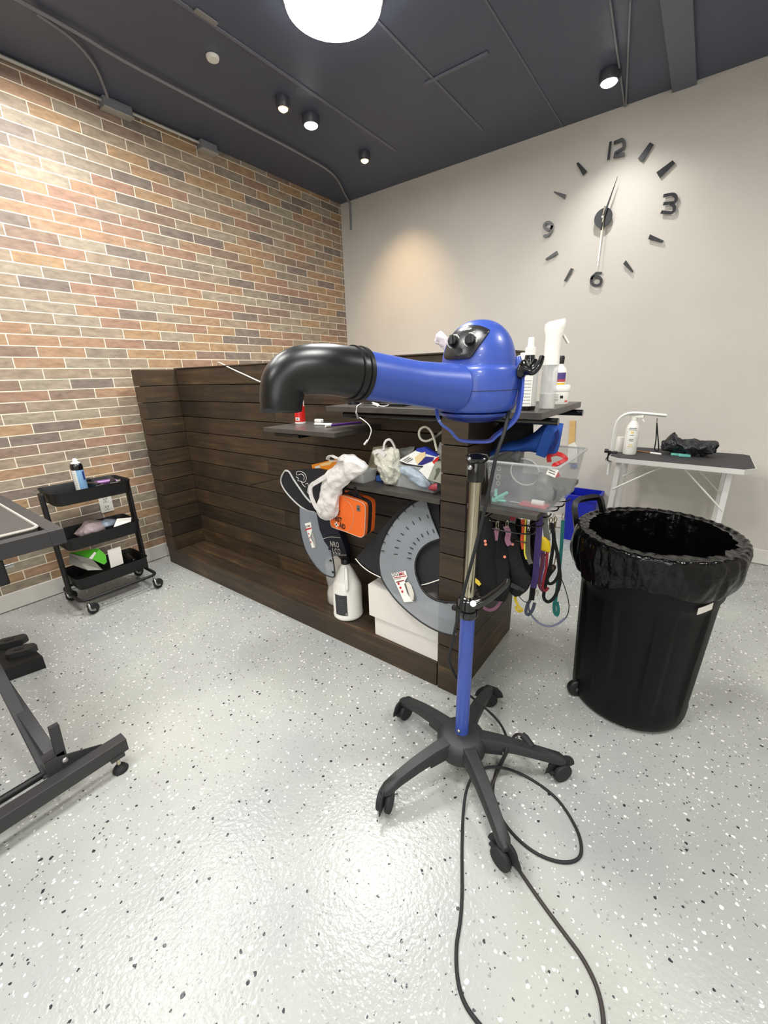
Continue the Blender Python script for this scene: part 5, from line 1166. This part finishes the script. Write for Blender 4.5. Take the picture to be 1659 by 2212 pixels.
# jugs
c = V((1.722, -2.052, ZB + .001))
t = thing('gallon_jug', tuple(c), 'white gallon jug with black cap and dark label standing on the counter platform', 'jug')
bm = nb(); lathe(bm, [(.001, 0), (.064, 0), (.070, .006), (.071, .015), (.069, .02), (.069, .145), (.066, .162), (.058, .18), (.040, .222), (.026, .25), (.021, .258), (.019, .262), (.019, .275), (.001, .275)], c, 40); bo = obj('jug_body', bm, WHITE, t)
bm = nb(); lathe(bm, [(.001, .268), (.0205, .268), (.0205, .288), (.018, .291), (.001, .291)], c, 28); obj('cap', bm, BLK, t)
fr = (CAM - c); fr.z = 0; fr.normalize()
bm = nb(); tube(bm, [c + fr * .024 + V((0, 0, .256)), c + fr * .04 + V((0, 0, .25)), c + fr * .060 + V((0, 0, .215)), c + fr * .070 + V((0, 0, .175)), c + fr * .066 + V((0, 0, .165))], .0085, 12, 4); obj('handle', bm, WHITE, t)
lab('dark_label', c, .0695, .085, .062, .105, GLASSD, bo, -.5)
for i in range(6): lab('print_line', c, .070, .05 + i * .012, .035, .0015, mat('print_grey2', (96, 96, 98), .6), bo, -.5)
lab('code_patch', c, .070, .042, .012, .012, mat('print_pale', (130, 130, 130), .6), bo, -.12)
c = V((1.60, -1.985, ZB + .001)); htop = P(727, 1211, y=-1.985).z - ZB
t = thing('storage_jar', tuple(c), 'frosted plastic jar with wide pale lid behind the white jug', 'jar')
bm = nb(); lathe(bm, [(.001, 0), (.054, 0), (.058, .006), (.058, .05), (.052, .075), (.05, .09), (.056, .12), (.058, htop * .72), (.05, htop - .035), (.001, htop - .035)], c, 36); obj('jar_body', bm, CLEAR2, t)
bm = nb(); lathe(bm, [(.001, .004), (.052, .004), (.054, .05), (.048, .075), (.001, .08)], c, 32); obj('contents', bm, mat('cream_powder', (214, 204, 186), .8), t)
bm = nb(); lathe(bm, [(.052, htop - .04), (.056, htop - .036), (.056, htop - .004), (.053, htop), (.046, htop - .003), (.042, htop - .012), (.001, htop - .014)], c, 36); obj('lid', bm, mat('lid_pale', (206, 200, 188), .45), t)
# white carton with overlapping lid
L0 = P(811.5, 1381, z=ZB); R0 = P(941, 1439, z=ZB); 
L0 = V((L0.x, max(L0.y, BYF + .004), ZB + .001)); R0 = V((R0.x, BYF + .006, ZB + .001))
L0 = V((P(811.5, 1381, y=-2.106).x, -2.106, ZB + .001)); R0 = V((2.247, -2.112, ZB + .001))
z1 = P(798, 1328, y=-2.116).z; z2 = P(798, 1263, y=-2.116).z
t = thing('white_carton', tuple(L0), 'large plain white carton with deep lid on platform under the big dog cone', 'box')
bm = nb(); prism(bm, [L0, R0, R0 + V((0, .17, 0)), L0 + V((0, .17, 0))], (0, 0, z1 - ZB + .01)); obj('carton_base', bm, WHITEM, t, smooth=False)
bm = nb(); o1 = V((P(798, 1328, y=-2.116).x, -2.116, z1)); o2 = V((2.2485, -2.119, z1))
prism(bm, [o1, o2, o2 + V((0, .19, 0)), o1 + V((0, .19, 0))], (0, 0, z2 - z1)); obj('carton_lid', bm, WHITEM, t, smooth=False)
# big cone: flat sheet leaning against the shelf
KN = dict(n=(0, 1, -.27), c=-2.262)
def kp(a, b, off=0): return P(a, b, n=(0, 1, -.27), c=-2.262 - off)
t = thing('large_dog_cone', tuple(kp(860, 1220)), 'large slotted grey dog cone spread open in front of the white carton', 'dog cone')
outer = [(918, 1075), (893, 1087), (868, 1107), (845, 1135), (829, 1165), (820, 1195), (819, 1220), (825, 1250), (845, 1283), (868, 1309), (893, 1331), (918, 1349), (942, 1362), (962, 1369), (985, 1374)]
inner = [(950, 1165), (930, 1172), (912, 1185), (901, 1203), (897, 1225), (902, 1250), (912, 1272), (926, 1287), (942, 1296), (960, 1300), (985, 1302)]
po = spline([V((a, b, 0)) for a, b in outer], 4); pi_ = spline([V((a, b, 0)) for a, b in inner], 4)
def resample(pts, n):
    L = [0]
    for a, b in zip(pts, pts[1:]): L.append(L[-1] + (b - a).length)
    out = []; j = 0
    for i in range(n):
        s = L[-1] * i / (n - 1)
        while j < len(pts) - 2 and L[j + 1] < s: j += 1
        out.append(pts[j].lerp(pts[j + 1], (s - L[j]) / max(1e-6, L[j + 1] - L[j])))
    return out
NN = 40; ro = resample(po, NN); ri = resample(pi_, NN)
bm = nb(); rs = []
for a, b in zip(ro, ri):
    A = kp(a.x, a.y); B = kp(b.x, b.y); rs.append([A, A.lerp(B, .5) + V((0, -.006, 0)), B, B + V((0, .0018, 0)), A.lerp(B, .5) + V((0, -.0042, 0)), A + V((0, .0018, 0))])
rings(bm, rs); obj('cone_sheet', bm, mat('cone_grey', (152, 158, 163), .4, alpha=.55, vary=.05, vscale=6), t, smooth=False)
bm = nb(); tube(bm, [kp(a.x, a.y) for a in ro], .0032, 8); obj('outer_edging', bm, BLK, t)
bm = nb(); tube(bm, [kp(a.x, a.y) for a in ri], .0040, 8); obj('inner_edging', bm, BLK, t)
bm = nb()
for (sx, sy, ang) in ((892, 1092, 60), (874, 1103, 55), (858, 1118, 48), (845, 1134, 40), (835, 1153, 28), (828, 1171, 15), (826, 1190, 5), (925, 1082, 70),
                      (907, 1121, 60), (893, 1130, 55), (880, 1141, 45), (869, 1154, 38), (861, 1168, 22), (857, 1183, 14), (855, 1197, 5), (924, 1116, 68),
                      (936, 1147, 65), (924, 1151, 62), (912, 1157, 58), (903, 1165, 50), (895, 1174, 38), (889, 1184, 25), (885, 1195, 15), (884, 1206, 8), (918, 1080, 60), (899, 1240, 75), (962, 1303, 8)):
    c_ = kp(sx, sy, .0065); e_ = kp(sx + 4.2 * math.cos(math.radians(ang)), sy + 4.2 * math.sin(math.radians(ang)), .0065)
    strap(bm, [c_ * 2 - e_, e_], .0028, .0012, (0, -1, .27), 0)
obj('slots', bm, BLK, t)
c_ = kp(912, 1078, .008); bm = nb(); obox(bm, c_, (.004, 0, 0), (0, .003, 0), (0, 0, .004), .001); obj('metal_clip', bm, STEEL, t)
K2 = lambda a, b: P(a, b, n=(0, 1, -.27), c=-2.271)
tgp = [(845, 1239), (876, 1233), (880, 1246), (874, 1256), (900, 1299), (873, 1301)]
bm = nb(); prism(bm, [K2(a, b) for a, b in tgp], (0, .0006, 0)); tg = obj('printed_tag', bm, WHITE, t, smooth=False)
K3 = lambda a, b: P(a, b, n=(0, 1, -.27), c=-2.2722)
a = K3(849, 1246); b = K3(877, 1241); text('lettering', 'DOG', a, b - a, (0, 0, 1), .0195, INK, tg, 0, sx=.8, bold=.01)
a = K3(864, 1243.5); b = K3(878, 1241); text('lettering', 'MX', a, b - a, (0, 0, 1), .0195, REDINK, tg, 0, sx=.8, bold=.015)
a = K3(852, 1253); b = K3(872, 1249); text('lettering', 'E-COLLAR', a, b - a, (0, 0, 1), .009, INK, tg, 0, sx=.8)
for pp, m_, nm in (([(851, 1247.5), (878, 1243), (877, 1245), (851, 1249)], REDINK, 'red_stripe'), ([(855, 1257), (872, 1252.5), (873, 1254.5), (856, 1259)], mat('maroon_ink', (120, 30, 40), .6), 'maroon_stripe'),
                   ([(873, 1262), (879, 1255), (887, 1262), (893, 1275), (898, 1290), (899, 1299), (892, 1299), (880, 1282)], mat('photo_grey2', (88, 86, 80), .6), 'photo_print'), ([(876, 1259), (882, 1257), (888, 1264), (894, 1282), (893, 1297), (887, 1294), (882, 1278)], mat('photo_cream', (206, 200, 188), .6), 'dog_photo')):
    bm = nb(); K4 = K3 if nm != 'dog_photo' else (lambda a, b: P(a, b, n=(0, 1, -.27), c=-2.2728)); prism(bm, [K4(a, b) for a, b in pp], (0, .0004, 0)); obj(nm, bm, m_, tg, smooth=False)
for i in range(3):
    c_ = K3(861 + i * 4, 1261 + i * 8.5); bm = nb(); lathe(bm, [(.001, 0), (.0048, 0), (.0048, .0004), (.001, .0004)], c_, 14, (0, -1, .2)); obj('red_dot', bm, REDINK, tg)
# black fabric fan behind it
bm = nb(); prism(bm, [P(a, b, n=(0, 1, -.27), c=-2.245) for a, b in ((768, 1207), (800, 1170), (835, 1130), (862, 1100), (890, 1080), (947, 1076), (950, 1140), (950, 1262), (905, 1268), (860, 1262), (822, 1245), (795, 1228))], (0, .004, 0))
t = thing('black_dog_cone', tuple(P(850, 1180, y=-2.1)), 'black fabric dog cone with white rim behind the large grey cone', 'dog cone')
obj('fabric_sheet', bm, mat('black_sheet', (22, 23, 27), .6), t, smooth=False)
bm = nb(); tube(bm, [P(a, b, n=(0, 1, -.27), c=-2.249) for a, b in ((768, 1207), (780, 1221), (798, 1235), (824, 1248), (850, 1258), (885, 1265), (915, 1263), (950, 1252))], .0022, 8, 4); obj('white_rim', bm, WHITEM, t)

# ================================================================== TUB ON THE RIGHT MIDDLE SHELF
TBZ = ZM
def rq(x0, x1, y0, y1, z): return ringr(x0, x1, y0, y1, z, .014, 4)
t = thing('storage_tub', (2.5, -1.92, TBZ), 'clear plastic storage tub full of pet gear on the right middle shelf', 'tub')
bm = nb(); rings(bm, [rq(2.41, 2.60, -2.085, -1.765, TBZ), rq(2.397, 2.615, -2.108, -1.745, TBZ + .14), rq(2.390, 2.622, -2.115, -1.738, TBZ + .14), rq(2.390, 2.622, -2.115, -1.738, TBZ + .149), rq(2.397, 2.615, -2.108, -1.745, TBZ + .149), rq(2.413, 2.597, -2.082, -1.768, TBZ + .004)])
tb_ = obj('tub_shell', bm, CLEAR, t)
bm = nb(); tube(bm, rq(2.393, 2.619, -2.112, -1.741, TBZ + .146), .0035, 6, closed=True); obj('rim', bm, CLEAR2, t)
a = P(1193, 1020, y=-2.112); bm = nb(); obox(bm, a, (.013, 0, -.004), (0, .0006, 0), (.004, 0, .011)); st_ = obj('price_sticker', bm, WHITE, tb_, smooth=False)
for i in range(2):
    bm = nb(); obox(bm, a + V((-.001, -.001, .004 - i * .007)), (.009, 0, -.0025), (0, .0004, 0), (0, 0, .0012)); obj('faded_print', bm, GREYW, st_, smooth=False)
# embossed recycling marks
for k_, (cx_, cy_, r_) in enumerate(((1078, 1012, 5), (1076, 1030, 6), (1060, 1012, 4), (1058, 1030, 5), (1076, 1044, 5))):
    a = P(cx_, cy_, y=-2.107); bm = nb(); tube(bm, [a + V((math.cos(w_) * r_ * .0011, 0, math.sin(w_) * r_ * .0013)) for w_ in [2 * PI * j / 14 for j in range(14)]], .0005, 5, closed=True); obj('embossed_mark', bm, CLEAR2, tb_)
q = -2.07
t = thing('rubber_gloves', tuple(P(1065, 1080, y=q)), 'mint green rubber gloves at bottom left of the clear tub', 'gloves')
bm = nb(); loft_px(bm, [(1043, 1062, 1048, 1062, dict(y=q), .01), (1042, 1070, 1058, 1068, dict(y=q), .018), (1044, 1082, 1066, 1076, dict(y=q), .018), (1052, 1090, 1072, 1082, dict(y=q), .014), (1070, 1092, 1080, 1086, dict(y=q), .01)], .015, seg=24, amp=.05, smooth=4)
for v in bm.verts: v.co.z = max(v.co.z, TBZ + .006); v.co.y = max(v.co.y, -2.076); v.co.x = max(v.co.x, 2.414)
obj('glove_palm', bm, TEAL, t)
for p0, p1, r_ in (((1066, 1078), (1096, 1064), .007), ((1066, 1080), (1088, 1074), .006), ((1048, 1068), (1052, 1054), .006), ((1044, 1066), (1046, 1056), .005), ((1068, 1086), (1092, 1084), .006)):
    a = P(*p0, y=q); b = P(*p1, y=q); a.z = max(a.z, TBZ + .012); b.z = max(b.z, TBZ + .012); a.x = max(a.x, 2.424); b.x = max(b.x, 2.424); bm = nb(); tube(bm, [a, (a + b) / 2, b], lambda u: r_ * (1 - .25 * u), 10, 3); obj('glove_finger', bm, TEAL, t)
c_ = P(1135, 1005, y=-2.0); c_.z = TBZ + .098
bm = nb(); tube(bm, [c_ + V((math.cos(w_) * .046, -.012 * math.sin(w_), math.sin(w_) * .046)) for w_ in [2 * PI * j / 36 for j in range(36)]], .0026, 8, closed=True)
t = thing('clear_bowl', tuple(c_), 'clear round plastic bowl with bright rim inside the clear tub', 'bowl')
obj('rim', bm, mat('clear_rim', (236, 238, 238), .1, alpha=.7), t)
bm = nb(); ax = V((0, 1, .3)).normalized(); lathe(bm, [(.040, 0), (.038, .015), (.030, .03), (.018, .038), (.001, .04), (.001, .038), (.017, .036), (.029, .028), (.036, .014), (.038, 0)], c_, 32, ax); obj('bowl_shell', bm, CLEAR, t)
bm = nb(); strap(bm, [P(1187, 998, y=-1.97), P(1186, 986, y=-1.97), P(1200, 980, y=-1.96), P(1215, 984, y=-1.95), P(1222, 992, y=-1.95), P(1208, 1000, y=-1.96), P(1196, 1008, y=-1.98), P(1206, 1030, y=-1.99)], .013, .005, (0, -1, .4), 5)
tag(obj('red_strap', bm, RED), 'red webbing strap looped at the right rear of the clear tub', 'strap')
bm = nb(); a = P(1150, 1078, y=-2.05); b = P(1176, 1082, y=-2.05); a.z = b.z = TBZ + .016; tube(bm, [a, b], .010, 12); tag(obj('white_roll', bm, WHITEM), 'short white roll lying at the bottom of the clear tub', 'roll')
bm = nb(); q2 = dict(y=-2.0); loft_px(bm, [(1166, 1020, 1180, 1024, q2, .01), (1158, 1040, 1190, 1044, q2, .02), (1156, 1060, 1196, 1062, q2, .02), (1160, 1078, 1190, 1082, q2, .01)], .02, seg=24, amp=.06, k=5, nz=.006, nsc=40, smooth=4)
for v in bm.verts: v.co.z = max(v.co.z, TBZ + .006)
tag(obj('grey_packet', bm, mat('packet_grey', (140, 142, 132), .5, alpha=.8, bump=.5, bscale=50), ang=80), 'greyish crumpled packet in the right half of the clear tub', 'packet')
bm = nb(); q2 = dict(y=-1.98); loft_px(bm, [(1182, 1055, 1190, 1050, q2, .01), (1184, 1070, 1202, 1060, q2, .02), (1184, 1085, 1200, 1080, q2, .01)], .02, seg=20, smooth=4)
for v in bm.verts: v.co.z = max(v.co.z, TBZ + .006)
tag(obj('dark_pouch', bm, mat('slate', (60, 64, 74), .6)), 'dark slate pouch in the right corner of the clear tub', 'pouch')
bm = nb(); box(bm, (2.50, -2.07, TBZ + .0045), (2.585, -2.03, TBZ + .012), .002); tag(obj('red_film', bm, mat('pink_red', (190, 90, 96), .4)), 'flat reddish film at the bottom right of the clear tub', 'packet')
bm = nb(); tube(bm, [V((2.47, -2.06, TBZ + .010)), V((2.505, -2.06, TBZ + .010))], .003, 8); tag(obj('nail_file', bm, STEEL), 'slim metal file lying low in the clear tub', 'file')
q2 = dict(y=-1.93)
bm = nb(); loft_px(bm, [(1052, 984, 1060, 992, q2, .01), (1072, 966, 1076, 980, q2, .04), (1100, 952, 1100, 974, q2, .06), (1128, 946, 1130, 974, q2, .06), (1152, 934, 1160, 976, q2, .06), (1176, 914, 1184, 984, q2, .06), (1200, 906, 1200, 985, q2, .05), (1214, 912, 1208, 966, q2, .03)], .05, seg=36, amp=.03, k=4, nz=.008, nsc=16, smooth=6)
for v in bm.verts: v.co.z = min(v.co.z, zt - .05)
t = thing('blue_harness', tuple(P(1140, 960, **q2)), 'royal blue fabric dog harness heaped on top of the clear tub', 'harness')
obj('fabric_body', bm, BLUEF, t, ang=80)
bm = nb(); strap(bm, [P(1168, 985, y=-2.0), P(1176, 960, y=-2.005), P(1186, 935, y=-2.0), P(1196, 922, y=-1.99)], .03, .008, (0, -1, 0), 4); obj('strap', bm, BLUEF, t)
bm = nb(); strap(bm, [P(1190, 975, y=-1.985), P(1200, 955, y=-1.985), P(1204, 938, y=-1.985), P(1200, 926, y=-1.985)], .012, .004, (0, -1, 0), 4); obj('inner_strap', bm, mat('blue_dark', (20, 40, 110), .7), t)
q2 = dict(y=-1.90)
bm = nb(); loft_px(bm, [(1046, 930, 1046, 985, q2, .02), (1070, 915, 1072, 985, q2, .05), (1100, 905, 1102, 970, q2, .05), (1130, 904, 1132, 960, q2, .04), (1150, 906, 1150, 940, q2, .02)], .05, seg=28, amp=.03, nz=.008, nsc=20, smooth=4)  # black backpack mass filling the dark space behind the blue harness
for v in bm.verts: v.co.z = min(v.co.z, zt - .05); v.co.x = max(v.co.x, BX1 + .006)
tag(obj('black_backpack', bm, BLKF, ang=80), 'black fabric backpack stuffed behind the blue harness under the upper shelf', 'harness')
bm = nb(); q2 = dict(y=-2.03); loft_px(bm, [(1100, 985, 1110, 1000, q2, .01), (1112, 976, 1120, 1004, q2, .02), (1124, 974, 1126, 990, q2, .01)], .02, seg=20, smooth=4); tag(obj('grey_mesh', bm, mat('grey_mesh', (84, 84, 84), .7)), 'small grey mesh piece beside the clear bowl', 'cloth')

# ================================================================== HOOK RACK AND HANGING LEADS
t = thing('hook_rack', (2.4, -1.9, .70), 'black wire hook rack with arms fixed to the counter end below the shelf', 'rack')
WIRE = BLKG
for y_, z_ in ((-2.06, .70), (-1.98, .70), (-1.90, .71), (-1.80, .705), (-1.72, .70), (-1.64, .70)):
    bm = nb(); tube(bm, [(BX1 + .001, y_, z_), (BX1 + .12, y_, z_ - .004), (BX1 + .20, y_, z_ + .004), (BX1 + .215, y_, z_ + .02)], .0028, 8, 3); obj('hook_arm', bm, WIRE, t)
for z_ in (.705, .60):
    bm = nb(); tube(bm, [(BX1 + .004, -2.09, z_), (BX1 + .004, -1.6, z_)], .003, 8); obj('wire_rail', bm, WIRE, t)
for p0, p1, y_ in (((1055, 1128), (1140, 1136), -2.0), ((1140, 1136), (1166, 1124), -1.95), ((1060, 1156), (1138, 1173), -2.0)):
    bm = nb(); tube(bm, [P(*p0, y=y_), P(*p1, y=y_)], .0026, 8); obj('wire_rail', bm, WIRE, t)
def harness(secs, y_, m, label, discs=(), hook=None, name='dog_harness', amp=.05):
    q = dict(y=y_); c_ = P((secs[0][0] + secs[0][2]) / 2, secs[0][1], **q)
    t = thing(name, tuple(c_), label, 'harness', 'harnesses on the hook rack')
    bm = nb(); loft_px(bm, [(a, b, c, d, q, th) for a, b, c, d, th in secs], .02, seg=28, amp=amp, k=4, nz=.006, nsc=30, smooth=5)
    for v in bm.verts: v.co.x = max(v.co.x, BX1 + .008)
    obj('webbing', bm, m, t, ang=80)
    for (px, py) in discs:
        a = P(px, py, y=y_ - .035); bm = nb(); lathe(bm, [(.001, 0), (.005, 0), (.0045, .0015), (.001, .002)], a, 14, (CAM - a)); obj('reflector_stud', bm, mat('salmon_reflector', (226, 130, 100), .4), t)
    if hook:
        a = P(*hook, y=y_ - .01); bm = nb(); tube(bm, [a + V((-.004, 0, -.02)), a + V((-.006, 0, 0)), a + V((0, 0, .010)), a + V((.008, 0, .006))], .0018, 8, 3); obj('hook_clip', bm, CHROME, t)
    return t
harness([(1036, 1118, 1060, 1118, .02), (1032, 1160, 1066, 1160, .03), (1030, 1210, 1068, 1212, .035), (1030, 1260, 1070, 1262, .03), (1036, 1288, 1062, 1290, .012)], -2.06, BLKF, 'black harness with salmon studs, nearest the chrome pole on the rack', ((1048, 1169), (1049, 1176)), (1055, 1128))
harness([(1064, 1128, 1084, 1130, .012), (1062, 1160, 1088, 1160, .03), (1058, 1210, 1096, 1212, .04), (1056, 1262, 1100, 1268, .04), (1062, 1296, 1092, 1298, .015)], -2.02, BLKF, 'black harness with one salmon stud, second on the rack from the chrome pole', ((1090, 1203),), (1074, 1130))
harness([(1090, 1130, 1112, 1132, .012), (1088, 1160, 1118, 1162, .03), (1090, 1210, 1126, 1214, .035), (1100, 1250, 1146, 1254, .03), (1102, 1278, 1138, 1276, .02), (1112, 1288, 1124, 1288, .008)], -1.98, mat('black_mesh', (14, 14, 15), .8, bump=.5, bscale=400), 'wide black mesh harness bulging at the bottom, third from the chrome pole', ((1107, 1176),), (1092, 1130))
def hang(label, m, w, pts, y_, name='dog_leash', cat='leash', group='leads hanging from the rack', t_=.0025, clip=None, round_=False):
    q = dict(y=y_); pp = [P(a, b, **q) for a, b in pts]
    for p_ in pp: p_.x = max(p_.x, BX1 + .01)
    t = thing(name, tuple(pp[0]), label, cat, group)
    bm = nb()
    if round_: tube(bm, pp, w / 2, 8, 5)
    else: strap(bm, pp, w, t_, (CAM - pp[0]).normalized(), 5)
    obj('webbing' if not round_ else 'rope', bm, m, t, ang=60)
    if clip:
        a = P(*clip, y=y_ - .003); bm = nb(); tube(bm, [a + V((.004 * math.sin(k_), 0, .013 * math.cos(k_))) for k_ in [2 * PI * j / 12 for j in range(12)]], .0014, 6, closed=True); obj('snap_clip', bm, CHROME, t)
    return t
hang('mauve collar loop on the rack beside the first black harness', PINKF, .016, [(1074, 1140), (1070, 1165), (1070, 1190), (1076, 1205)], -2.05, 'dog_collar', 'collar', 'collars on the rack', clip=(1074, 1134))
hang('mauve padded collar hanging above the black mesh harness', PINKF, .018, [(1092, 1136), (1098, 1150), (1096, 1166), (1101, 1178)], -2.03, 'dog_collar', 'collar', 'collars on the rack', clip=(1095, 1132))
hang('orange and red strap hanging at the middle of the rack', mat('orange_web', (214, 80, 40), .7), .013, [(1129, 1122), (1131, 1145), (1128, 1165), (1131, 1186)], -1.98, 'dog_collar', 'collar', 'collars on the rack')
hang('grey ribbed harness strap hanging beside the orange strap', mat('grey_rib', (92, 90, 78), .8), .016, [(1140, 1150), (1140, 1180), (1142, 1205), (1147, 1218)], -1.95, clip=(1142, 1140))
hang('thin yellow lead showing beside the grey ribbed strap', mat('yellow_web', (214, 206, 60), .6), .005, [(1136, 1120), (1135, 1140), (1133, 1190), (1137, 1208)], -1.99)
hang('dark crimson tag strap directly under the right middle shelf', REDF, .018, [(1108, 1112), (1107, 1124)], -2.0, 'strap_tag', 'strap', None)
hang('wide pale grey webbing lead hanging above the yellow tag', GREYW, .02, [(1176, 1106), (1177, 1130), (1180, 1150), (1183, 1168)], -1.88)
hang('violet woven leash hanging in front of the yellow tag', PURF, .022, [(1166, 1110), (1164, 1150), (1160, 1200), (1157, 1240), (1152, 1270)], -1.92, clip=(1170, 1106))
t = thing('yellow_tag', tuple(P(1175, 1175, y=-1.90)), 'bright yellow plastic tag roll hanging among the leads', 'tag')
q = dict(y=-1.90)
bm = nb(); loft_px(bm, [(1165, 1158, 1178, 1160, q, .014), (1166, 1172, 1188, 1172, q, .016), (1166, 1186, 1189, 1188, q, .014), (1170, 1190, 1188, 1194, q, .006)], .012, seg=24, smooth=4); obj('tag_sleeve', bm, YEL, t)
hang('violet and plum leash pair hanging below the yellow tag', mat('plum_web', (84, 50, 96), .8), .016, [(1172, 1188), (1172, 1215), (1168, 1240), (1164, 1262)], -1.905)
hang('crimson round leash looping down below the yellow tag', REDF, .010, [(1182, 1192), (1180, 1225), (1175, 1250), (1172, 1268), (1178, 1276), (1184, 1270)], -1.90, round_=True)
hang('burgundy leash handle loop left of the crimson one', mat('burgundy_web', (88, 36, 52), .8), .010, [(1176, 1196), (1168, 1230), (1164, 1250), (1166, 1268), (1174, 1278)], -1.91)
hang('black leash making a wide drooping loop, right of the yellow tag', BLKF, .012, [(1192, 1130), (1196, 1165), (1192, 1200), (1184, 1240), (1176, 1275), (1175, 1292), (1184, 1300), (1196, 1292), (1206, 1272), (1210, 1250), (1208, 1225), (1204, 1195), (1198, 1170), (1196, 1150)], -1.87, clip=(1197, 1118))
hang('black leash curling in a small round loop below its bead', BLKF, .011, [(1196, 1230), (1188, 1240), (1182, 1252), (1186, 1261), (1196, 1258), (1204, 1247), (1208, 1236)], -1.865)
t = hang('thin brown cord with dark round bead hanging right of yellow tag', mat('brown_cord', (110, 88, 54), .7), .0035, [(1198, 1165), (1196, 1190), (1192, 1222), (1194, 1228), (1200, 1205), (1202, 1175)], -1.86, round_=True)
bm = nb(); a = P(1194, 1226, y=-1.86); lathe(bm, [(.001, -.012), (.009, -.009), (.012, 0), (.009, .009), (.001, .012)], a, 18); obj('bead', bm, mat('dark_bead', (44, 32, 24), .4), t)
hang('teal rope leash hanging straight down, rightmost on the rack', TEALD, .012, [(1216, 1124), (1214, 1160), (1211, 1200), (1207, 1240), (1203, 1275), (1200, 1296), (1197, 1306), (1198, 1322), (1203, 1329), (1206, 1318), (1203, 1300)], -1.84, clip=(1217, 1116))
hang('thin black cord sweeping down to the lavender sleeve near the bin', BLK, .0035, [(1200, 1165), (1204, 1200), (1210, 1240), (1222, 1275), (1229, 1305), (1227, 1325), (1220, 1338)], -1.83, round_=True)
hang('lavender grey sleeved cable curving low beside the black bin', mat('lavender_tube', (128, 128, 156), .4), .008, [(1220, 1336), (1206, 1347), (1188, 1353), (1168, 1348), (1152, 1334), (1143, 1318), (1141, 1300)], -1.835, round_=True)
hang('slate leash with doubled handle loop hanging lowest left of the lavender cable', mat('slate_web', (74, 78, 94), .7), .012, [(1160, 1238), (1154, 1262), (1148, 1290), (1140, 1305), (1136, 1322), (1141, 1328), (1150, 1318), (1155, 1302)], -1.88)
hang('long black leash bundle hanging behind the slate leash', BLKF, .02, [(1158, 1190), (1156, 1230), (1152, 1262), (1148, 1296)], -1.89, clip=(1160, 1281))
hang('yellow knotted ribbon dangling below the black mesh harness', YEL, .010, [(1120, 1282), (1113, 1291), (1116, 1302), (1122, 1312), (1128, 1318), (1119, 1320), (1114, 1310)], -1.93, 'yellow_ribbon', 'ribbon')
hang('mauve ribbon loop sagging under the second black harness', PINKF, .012, [(1086, 1290), (1080, 1302), (1070, 1314), (1056, 1318), (1044, 1312)], -1.98, 'mauve_ribbon', 'ribbon')
hang('thin olive cord loop drooping over the counter side planks', mat('olive_cord', (70, 60, 40), .7), .003, [(1090, 1280), (1096, 1300), (1097, 1320), (1088, 1336), (1072, 1340), (1060, 1330), (1054, 1320)], -2.0, round_=True)
hang('yellow patch strap peeking beside the chrome pole', YEL, .014, [(1022, 1250), (1030, 1256), (1038, 1263)], -2.09, 'yellow_strap', 'strap', None)
hang('thin black cord bridging from the mesh harness to the slate leash', BLK, .003, [(1118, 1280), (1124, 1292), (1134, 1300), (1142, 1302)], -1.93, round_=True)

harness([(1118, 1120, 1136, 1122, .012), (1112, 1150, 1142, 1154, .03), (1110, 1195, 1150, 1200, .035), (1116, 1240, 1156, 1246, .03), (1128, 1262, 1152, 1262, .012)], -1.86, BLKF, 'black harness hanging behind the orange and grey straps on the rack', (), (1126, 1122))
harness([(1146, 1116, 1160, 1118, .012), (1144, 1150, 1168, 1152, .02), (1142, 1190, 1166, 1196, .022), (1146, 1225, 1160, 1226, .010)], -1.82, mat('black_web', (16, 16, 18), .8), 'narrow black harness behind the violet leash on the rack', (), (1152, 1118))
for i, (px, py, lb) in enumerate(((1182, 1118, 'brass snap hook hanging left of the pale webbing on the rack front'), (1190, 1124, 'brass snap hook hanging in the middle of the rack front'), (1200, 1122, 'pale ended brass snap hook hanging nearest the teal leash'))):
    a = P(px, py, y=-1.865 + .012 * i); t = thing('snap_hook', tuple(a), lb, 'hook', 'snap hooks on the rack')
    bm = nb(); tube(bm, [a + V((.005 * math.sin(k_), 0, .010 * math.cos(k_))) for k_ in [2 * PI * j / 12 for j in range(12)]], .0016, 6, closed=True); obj('ring', bm, mat('brass', (150, 130, 90), .3, metal=1), t)
    bm = nb(); tube(bm, [a + V((0, 0, -.010)), a + V((0, 0, -.034))], lambda q: .0045 - .002 * q, 8); obj('hook_body', bm, mat('brass', (150, 130, 90), .3, metal=1), t)
    bm = nb(); tube(bm, [a + V((0, 0, -.034)), a + V((.005, 0, -.044)), a + V((.001, 0, -.052)), a + V((-.005, 0, -.046))], .0016, 6, 3); obj('hook_tip', bm, mat('brass', (150, 130, 90), .3, metal=1), t)
t = thing('side_release_buckle', tuple(P(1113, 1268, y=-2.03)), 'black side release buckle on the wide mesh harness bottom', 'buckle')
a = P(1113, 1266, y=-2.035); bm = nb(); obox(bm, a, (.016, 0, -.003), (0, .004, 0), (.002, 0, .010), .002); obj('buckle_frame', bm, BLKG, t)
bm = nb(); obox(bm, a + V((.024, 0, -.004)), (.009, 0, -.002), (0, .003, 0), (.001, 0, .007), .001); obj('buckle_tongue', bm, BLKG, t)
